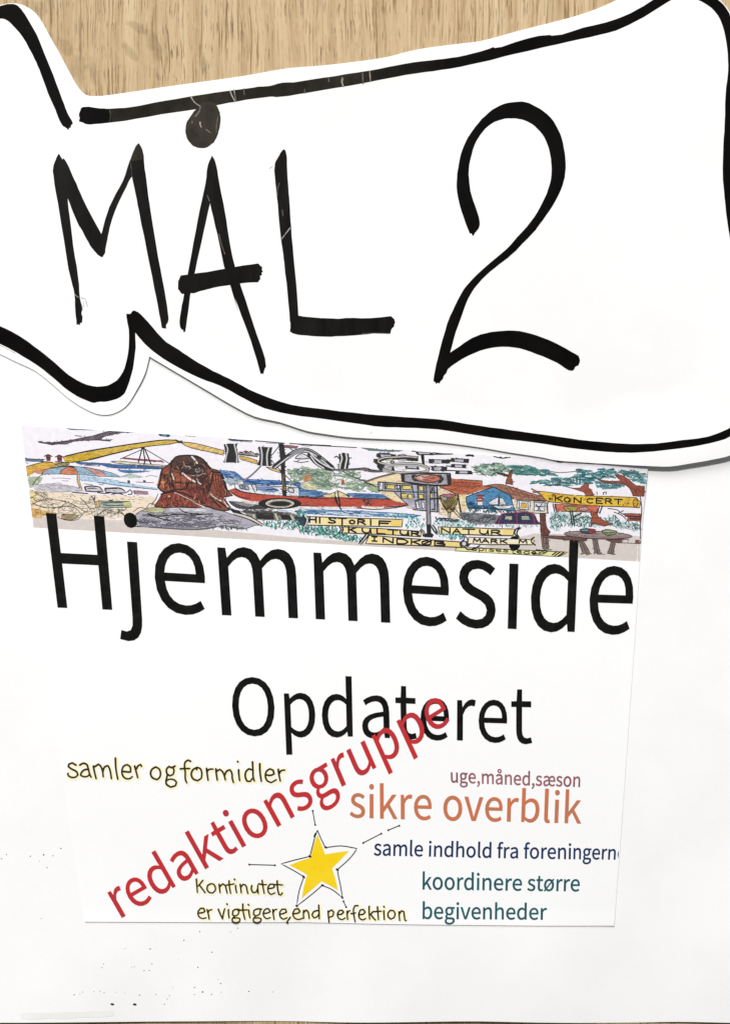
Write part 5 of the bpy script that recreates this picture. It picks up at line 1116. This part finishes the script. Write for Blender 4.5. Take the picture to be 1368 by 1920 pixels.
# ------------------------------------------------------------------ cut-out sign with marker outline, laid over everything
sign = thing('cut_out_sign', 'white cut out sign with black marker outline and the words MÅL 2', 'paper sign')
sign_loop = [(-80, 40), (-30, 14), (0, 11), (16, 8), (32, 8), (47, 12), (67, 25), (81, 44), (95, 70), (111, 98), (122, 119), (134, 141), (148, 165), (161, 178), (175, 181),
 (229, 176), (303, 165), (380, 154), (460, 143), (541, 129), (600, 124), (655, 118), (726, 108), (760, 99), (793, 92), (850, 84), (900, 78), (968, 60), (1030, 44),
 (1078, 31), (1119, 17), (1153, 2), (1200, -24), (1260, -34), (1312, -27), (1345, -2), (1368, 26), (1398, 110), (1420, 300), (1440, 500), (1450, 690), (1425, 810),
 (1368, 853), (1333, 862), (1290, 869.5), (1253, 875), (1210, 874), (1145, 870.5), (1088, 867), (1039, 863), (1015, 858), (957, 849), (898, 839), (846, 832), (796, 827),
 (734, 824), (696, 822.5), (649, 819.5), (612, 814.5), (576, 808.5), (525, 792), (477, 781), (430, 757), (393, 735), (320, 692), (281, 669), (273, 700), (257, 732), (237, 762),
 (213, 776), (190, 778), (164, 769), (129, 747), (99, 721), (67, 696), (29, 678), (0, 664), (-80, 640)]
sign_loop = smooth(sign_loop, True, 3, 40)
_sl = np.array(sign_loop); _sa = _sl; _sb = np.roll(_sl, -1, axis=0)
def edge_dist(x, y):
    x = np.atleast_1d(np.asarray(x, float)); y = np.atleast_1d(np.asarray(y, float))
    out = np.full(len(x), 1e9)
    for a, b_ in zip(_sa, _sb):
        d = b_ - a; L2 = (d ** 2).sum() or 1e-9
        t = np.clip(((x - a[0]) * d[0] + (y - a[1]) * d[1]) / L2, 0, 1)
        out = np.minimum(out, np.hypot(x - a[0] - t * d[0], y - a[1] - t * d[1]))
    return out
def h_sign(x, y):
    x = np.atleast_1d(np.asarray(x, float)); y = np.atleast_1d(np.asarray(y, float))
    d = edge_dist(x, y)
    low = sst((y - 560) / 120)
    amp = np.interp(x, [0, 230, 275, 420, 640, 900, 1120, 1200, 1368], [0.08, 0.14, 0.75, 0.95, 0.75, 0.55, 0.8, 2.3, 2.6]) * 1e-3
    wid = np.interp(x, [0, 260, 400, 1000, 1200, 1368], [30, 60, 80, 80, 150, 160])
    lift = amp * sst(1 - d / wid) * low
    soft = 0.0005 * sst((x - 1000) / 300) * sst((320 - y) / 300) * (0.5 + 0.5 * np.sin(x / 60.0))
    top = 0.00045 * np.sin(x / 74.0 + 1) ** 2 * sst(1 - d / 60) * sst((400 - y) / 200)
    return h_back(np.clip(x, -80, 1400), y) + 0.00042 + lift + soft + top
sheet('paper', [sign_loop], h_sign, 0.00018, M_sign, sign, 8)
MO = 0.00005

Z1 = fr(0, 0, 2.974); Z2 = fr(440, 0, 2.974); Z3 = fr(900, 0, 2.923); Z4 = fr(0, 560, 3.42); Z5 = fr(60, 250, 2.736)
Z6 = fr(320, 560, 2.736); Z7 = fr(320, 150, 8.55); Z8 = fr(480, 260, 4.56); Z9 = fr(780, 170, 4.0235); Z10 = fr(780, 430, 4.0235); Z0 = fr(0, 0, 1)
def ragged(P, amt=0.35):
    r = random.Random(3)
    return [(x + r.uniform(-amt, amt), y + r.uniform(-amt, amt)) for x, y in P]
def mark(name, polys, mat, label=None, off=MO, sub=3):
    L = [ragged(smooth(p, True, sub, 38)) for p in polys]
    if len(L) == 1: VF = region(L, 6.5)
    else: VF = union([densify(clean(l), 6) for l in L])
    o = decal(name, VF, h_sign, off, mat, sign)
    return tag(o, label)

o1 = Z1([(-120,150),(-60,70),(0,40),(30,30),(75,27),(100,33),(122,55),(150,95),(180,145),(210,200),(250,300),(300,420),(350,555),(380,635),(402,672),(410,690),(400,700),(396,716),(388,714),(385,728),(374,718),(350,700),(310,610),(270,520),(230,410),(205,350),(180,300),(130,210),(80,150),(40,115),(10,107),(-40,125),(-90,200)])
mark('marker_outline', [o1], M_marker, 'marker stroke down the upper left of the sign')
up = Z1([(455,605),(470,598),(560,607),(620,608),(740,600),(860,575),(1040,545),(1200,519),(1368,497)]) + Z2([(130,487),(230,474),(235,470),(330,462),(500,435),(610,418),(720,402),(850,378),(1000,350),(1130,335),(1240,320),(1368,290)]) \
   + Z3([(70,262),(80,266),(190,235),(380,195),(390,199),(560,155),(740,110),(860,55),(950,0),(1010,-35),(1100,-52),(1220,-42),(1295,0),(1340,45),(1368,95),(1400,200),(1420,400),(1425,700)]) \
   + [(1388, 340), (1392, 420), (1405, 540), (1415, 680), (1408, 770), (1368, 817.5), (1329, 831), (1274, 840.7), (1194, 848.7), (1156, 848.5), (1129, 846.5), (1064.6, 839.7), (1000, 830), (919, 820)] \
   + Z6([(1368,672),(1200,662),(1060,657),(1000,648),(800,620),(600,592),(480,562),(400,525),(250,445)]) \
   + Z4([(1280,510),(1150,445),(1000,350),(930,290),(870,220),(872,320),(855,450),(830,540),(800,610),(770,635),(700,658),(620,665),(610,668),(560,655),(470,610),(380,540),(280,455),(150,370),(80,330),(0,290),(-120,240)]) \
   + Z4([(-120,120),(0,175),(120,235),(220,305),(330,390),(420,470),(500,525),(590,560),(690,558),(750,525),(790,470),(815,390),(830,280),(828,200),(815,130),(812,98),(836,100),(842,96),(855,78),(872,80),(890,90),(950,150),(1010,220),(1070,280),(1150,330),(1230,385),(1368,465)]) \
   + Z6([(300,410),(400,465),(520,515),(620,545),(800,570),(1000,592),(1200,608),(1368,620)]) + [(900, 799), (960, 807), (1000, 812.6), (1064.6, 822), (1129, 829), (1181, 832.6), (1226, 832), (1274, 826), (1319.6, 820), (1342, 813), (1368, 800), (1383, 770), (1387, 680), (1380, 560), (1368, 455), (1361.5, 416), (1356.7, 371), (1353.5, 339)] \
   + Z3([(1328,800),(1335,680),(1340,520),(1352,400),(1352,300),(1340,210),(1310,110),(1260,45),(1180,0),(1130,-15),(1080,-12),(1050,0),(960,55),(850,120),(740,170),(600,205),(420,245),(180,300),(0,345)]) \
   + Z2([(1200,385),(1060,405),(900,430),(640,480),(400,520),(250,543),(200,542),(0,570)]) + Z1([(1200,590),(1100,610),(900,640),(700,675),(560,692),(480,693),(460,684),(445,680),(442,672),(448,664),(443,640)])
mark('marker_outline', [up], M_marker, 'long marker stroke round the sign, top, right and bottom')
M_ = Z5([(140,105),(150,120),(158,136),(165,129),(185,160),(205,205),(230,260),(262,335),(300,410),(358,518),(378,440),(412,350),(470,242),(500,150),(522,95),(540,60),(550,52),(568,85),(580,180),(595,290),(610,400),(650,640),(680,800),(700,930),(700,968),(690,984),(690,1003),(668,1000),(655,930),(630,800),(590,600),(550,400),(532,310),(515,225),(505,235),(480,290),(440,370),(405,470),(392,530),(380,590),(378,612),(365,637),(355,635),(310,590),(283,545),(250,485),(245,478),(215,410),(185,335),(195,420),(215,580),(240,740),(250,850),(260,905),(256,925),(262,940),(258,975),(250,972),(248,986),(240,980),(232,984),(230,960),(225,920),(220,820),(205,760),(190,700),(165,540),(135,360),(112,215),(110,185),(125,135)])
mark('marker_letter', [M_], M_marker_dry, 'marker letter M')
A1 = Z5([(925,115),(905,160),(890,260),(860,400),(830,560),(800,720),(775,860),(762,930),(760,990),(768,1006),(776,1010),(779,1022),(788,1018),(800,930),(815,820),(840,700),(870,560),(905,400),(925,300),(930,180)])
A2 = Z5([(925,115),(943,150),(955,220),(972,310),(990,400),(1010,530),(1040,680),(1070,780),(1120,920)]) + Z6([(430,260),(450,330),(485,310),(490,350),(482,362),(475,390),(469,384),(462,389),(450,350),(425,265),(380,130),(330,0)])
A2 = Z5([(925,115),(943,150),(955,220),(972,310),(990,400),(1010,530),(1040,680),(1070,780),(1120,920)]) + Z6([(385,10),(440,180),(485,310),(490,350),(482,362),(475,390),(469,384),(462,389),(450,345),(425,260),(380,130),(330,0)]) + Z5([(1060,920),(1020,790),(985,680),(960,560),(930,430),(911,345),(905,200)])
A3 = Z5([(765,730),(900,712),(1050,685),(1160,668),(1176,684),(1182,685),(1180,700),(1185,712),(1178,716),(1180,728),(1170,732),(1172,748),(1160,765),(1080,770),(960,788),(860,812),(820,822),(810,818),(795,825),(770,825),(750,800),(752,760)])
mark('marker_letter', [A1, A2, A3], M_marker_dry, 'marker letter A under a filled ring')
ring = Z7([(430,450),(480,400),(560,352),(640,352),(700,375),(750,430),(790,530),(803,640),(790,760),(770,830),(750,900),(690,1010),(650,1040),(620,1065),(510,1100),(400,1080),(320,1020),(260,930),(240,820),(255,700),(300,620),(370,520)])
mark('marker_ring', [ring], M_ring, 'filled in ring over the letter A', MO + 0.000012)
L_ = Z8([(240,92),(257,115),(264,220),(270,330),(280,465),(290,600),(300,760),(320,1000),(345,1250),(362,1515),(480,1530),(700,1540),(800,1534),(900,1538),(1150,1520),(1180,1545),(1187,1572),(1180,1590),(1178,1610),(1162,1622),(1145,1670),(1000,1668),(850,1683),(720,1690),(600,1695),(430,1685),(330,1672),(290,1652),(294,1600),(290,1560),(270,1330),(240,1060),(228,965),(215,870),(195,700),(180,500),(168,400),(162,215),(190,160),(215,115)])
mark('marker_letter', [L_], M_marker_dry, 'marker letter L')
TWO = Z9([(425,1100),(414,1078),(402,1082),(370,1000),(330,880),(305,760),(305,660),(320,550),(345,450),(385,360),(440,280),(520,190),(600,130),(690,95),(790,86),(850,98),(930,140),(1010,205),(1070,300),(1105,400),(1122,520),(1122,620),(1100,720),(1050,830),(980,940),(900,1050)]) \
    + Z10([(905,0),(800,110),(720,190),(620,270),(540,335),(470,405),(420,470),(380,550),(345,640),(300,770),(255,930),(330,880),(420,820),(520,785),(640,768),(780,770),(900,800),(1050,860),(1150,915),(1220,955),(1232,990),(1220,1028),(1198,1035),(1190,1052),(1178,1066),(1165,1070),(1140,1060),(1060,1010),(900,940),(780,900),(650,887),(520,905),(400,950),(320,995),(240,1055),(225,1085),(208,1105),(200,1130),(180,1150),(176,1164),(160,1158),(152,1169),(142,1155),(136,1152),(128,1140),(150,1020),(190,860),(215,770),(240,690),(290,580),(360,450),(450,350),(560,250),(680,150),(760,60)]) \
    + Z9([(830,1030),(910,920),(980,780),(1010,680),(1018,590),(1005,480),(975,380),(930,310),(870,255),(800,222),(720,212),(640,220),(560,255),(500,310),(450,390),(415,490),(395,600),(400,700),(415,790),(450,890),(478,990),(470,1040),(452,1064),(440,1078)])
mark('marker_numeral', [TWO], M_marker, 'marker numeral 2')

def scratch_or_glint(pts, w, mat, w1=None, off=MO + 0.00002, hf=None):
    decal('scratch_or_glint', union(ribbon(pts, w, True, 3, w1)), h_sign, off, mat, sign)
scratch_or_glint(Z7([(328,270),(360,330),(410,385),(470,420)]), 2.2, M_scratch_glint, 1.4)
scratch_or_glint(Z7([(955,180),(985,260),(1030,345)]), 2.6, M_scratch_glint, 1.8)
scratch_or_glint(Z7([(1015,165),(1030,240),(1045,340)]), 1.8, M_scratch_glint, 1.4)
scratch_or_glint(Z7([(480,430),(465,500),(400,590)]), 2.0, M_scratch_dim, 3.0)
scratch_or_glint(Z7([(475,690),(478,725),(495,765)]), 3.2, M_scratch_glint, 1.4)  # white glint on the ring, painted as a pale mark
scratch_or_glint(Z7([(350,670),(345,690)]), 3.0, M_scratch_dim)
scratch_or_glint(Z7([(570,800),(640,850)]), 2.2, M_scratch_dim)
scratch_or_glint(Z7([(760,600),(735,760),(735,850)]), 1.6, M_scratch_dim)
scratch_or_glint(Z2([(600,440),(598,462),(606,488)]), 4.2, M_scratch_glint, 1.6)
scratch_or_glint(Z2([(752,402),(756,460)]), 2.2, M_scratch_glint, 1.6)
scratch_or_glint(Z2([(522,434),(525,458)]), 1.5, M_scratch_dim)
scratch_or_glint(Z2([(712,410),(715,470)]), 2.4, M_scratch_dim)
scratch_or_glint(Z2([(390,500),(390,522)]), 1.8, M_scratch_dim)
scratch_or_glint(Z2([(52,496),(54,530)]), 1.5, M_scratch_dim)
scratch_or_glint(Z2([(0,520),(8,566)]), 2.2, M_scratch_dim)
scratch_or_glint(Z1([(612,612),(618,640),(614,684)]), 0.9, M_scratch_dim)
scratch_or_glint(Z8([(292,765),(250,820),(215,865)]), 2.0, M_scratch_glint)
scratch_or_glint(Z8([(200,385),(185,430),(183,490)]), 1.6, M_scratch_dim)
scratch_or_glint(Z8([(225,610),(230,660)]), 1.4, M_scratch_dim)
scratch_or_glint(Z8([(905,1668),(1000,1664),(1140,1668)]), 1.0, M_scratch_dim)
scratch_or_glint(Z5([(960,520),(975,580),(990,620)]), 1.6, M_scratch_dim)
scratch_or_glint(Z5([(900,320),(912,350)]), 1.4, M_scratch_dim)
scratch_or_glint(Z5([(222,828),(240,842)]), 2.0, M_scratch_glint)
scratch_or_glint(Z5([(508,152),(515,225)]), 0.7, M_scratch_dim)
# stray pen flecks beside the letters
for P, w in ((Z8([(118,258),(140,240)]), 1.3), (Z5([(255,845),(275,850),(288,888)]), 1.2), (Z5([(268,870),(262,905)]), 0.9), (Z6([(1026,694),(1030,684)]), 0.8)):
    decal('pen_fleck', union(ribbon(P, w, True, 2)), h_sign, MO + 0.00001, M_pencil, sign)
for P in (Z4([(4,300),(50,322),(102,352)]),):
    decal('pencil_line', union(ribbon(P, 0.8, True, 2)), h_sign, MO + 0.00001, M_pencil, sign)

# clear tape over the upper stroke and the ring
def tape(name, a, b_, w, label):
    ax, ay = a; bx, by = b_; L = math.hypot(bx - ax, by - ay); nx, ny = -(by - ay) / L, (bx - ax) / L
    loop = [(ax, ay), (bx, by), (bx + nx * w, by + ny * w), (ax + nx * w, ay + ny * w)]
    V, F = region([loop], 10); F = orient(V, F)
    z = h_sign(V[:, 0], V[:, 1]) + 0.00012
    o = mesh_obj(name, np.c_[wx(V[:, 0]), wy(V[:, 1]), z], F, M_tape)
    return tag(o, label, 'tape')
tape('tape_strip', (205, 197), (826, 90), 112, 'strip of clear tape along the black line above the letters of the sign')
print('objects', len(scene.objects), 'tris', sum(len(o.data.polygons) for o in scene.objects if o.type == 'MESH'))
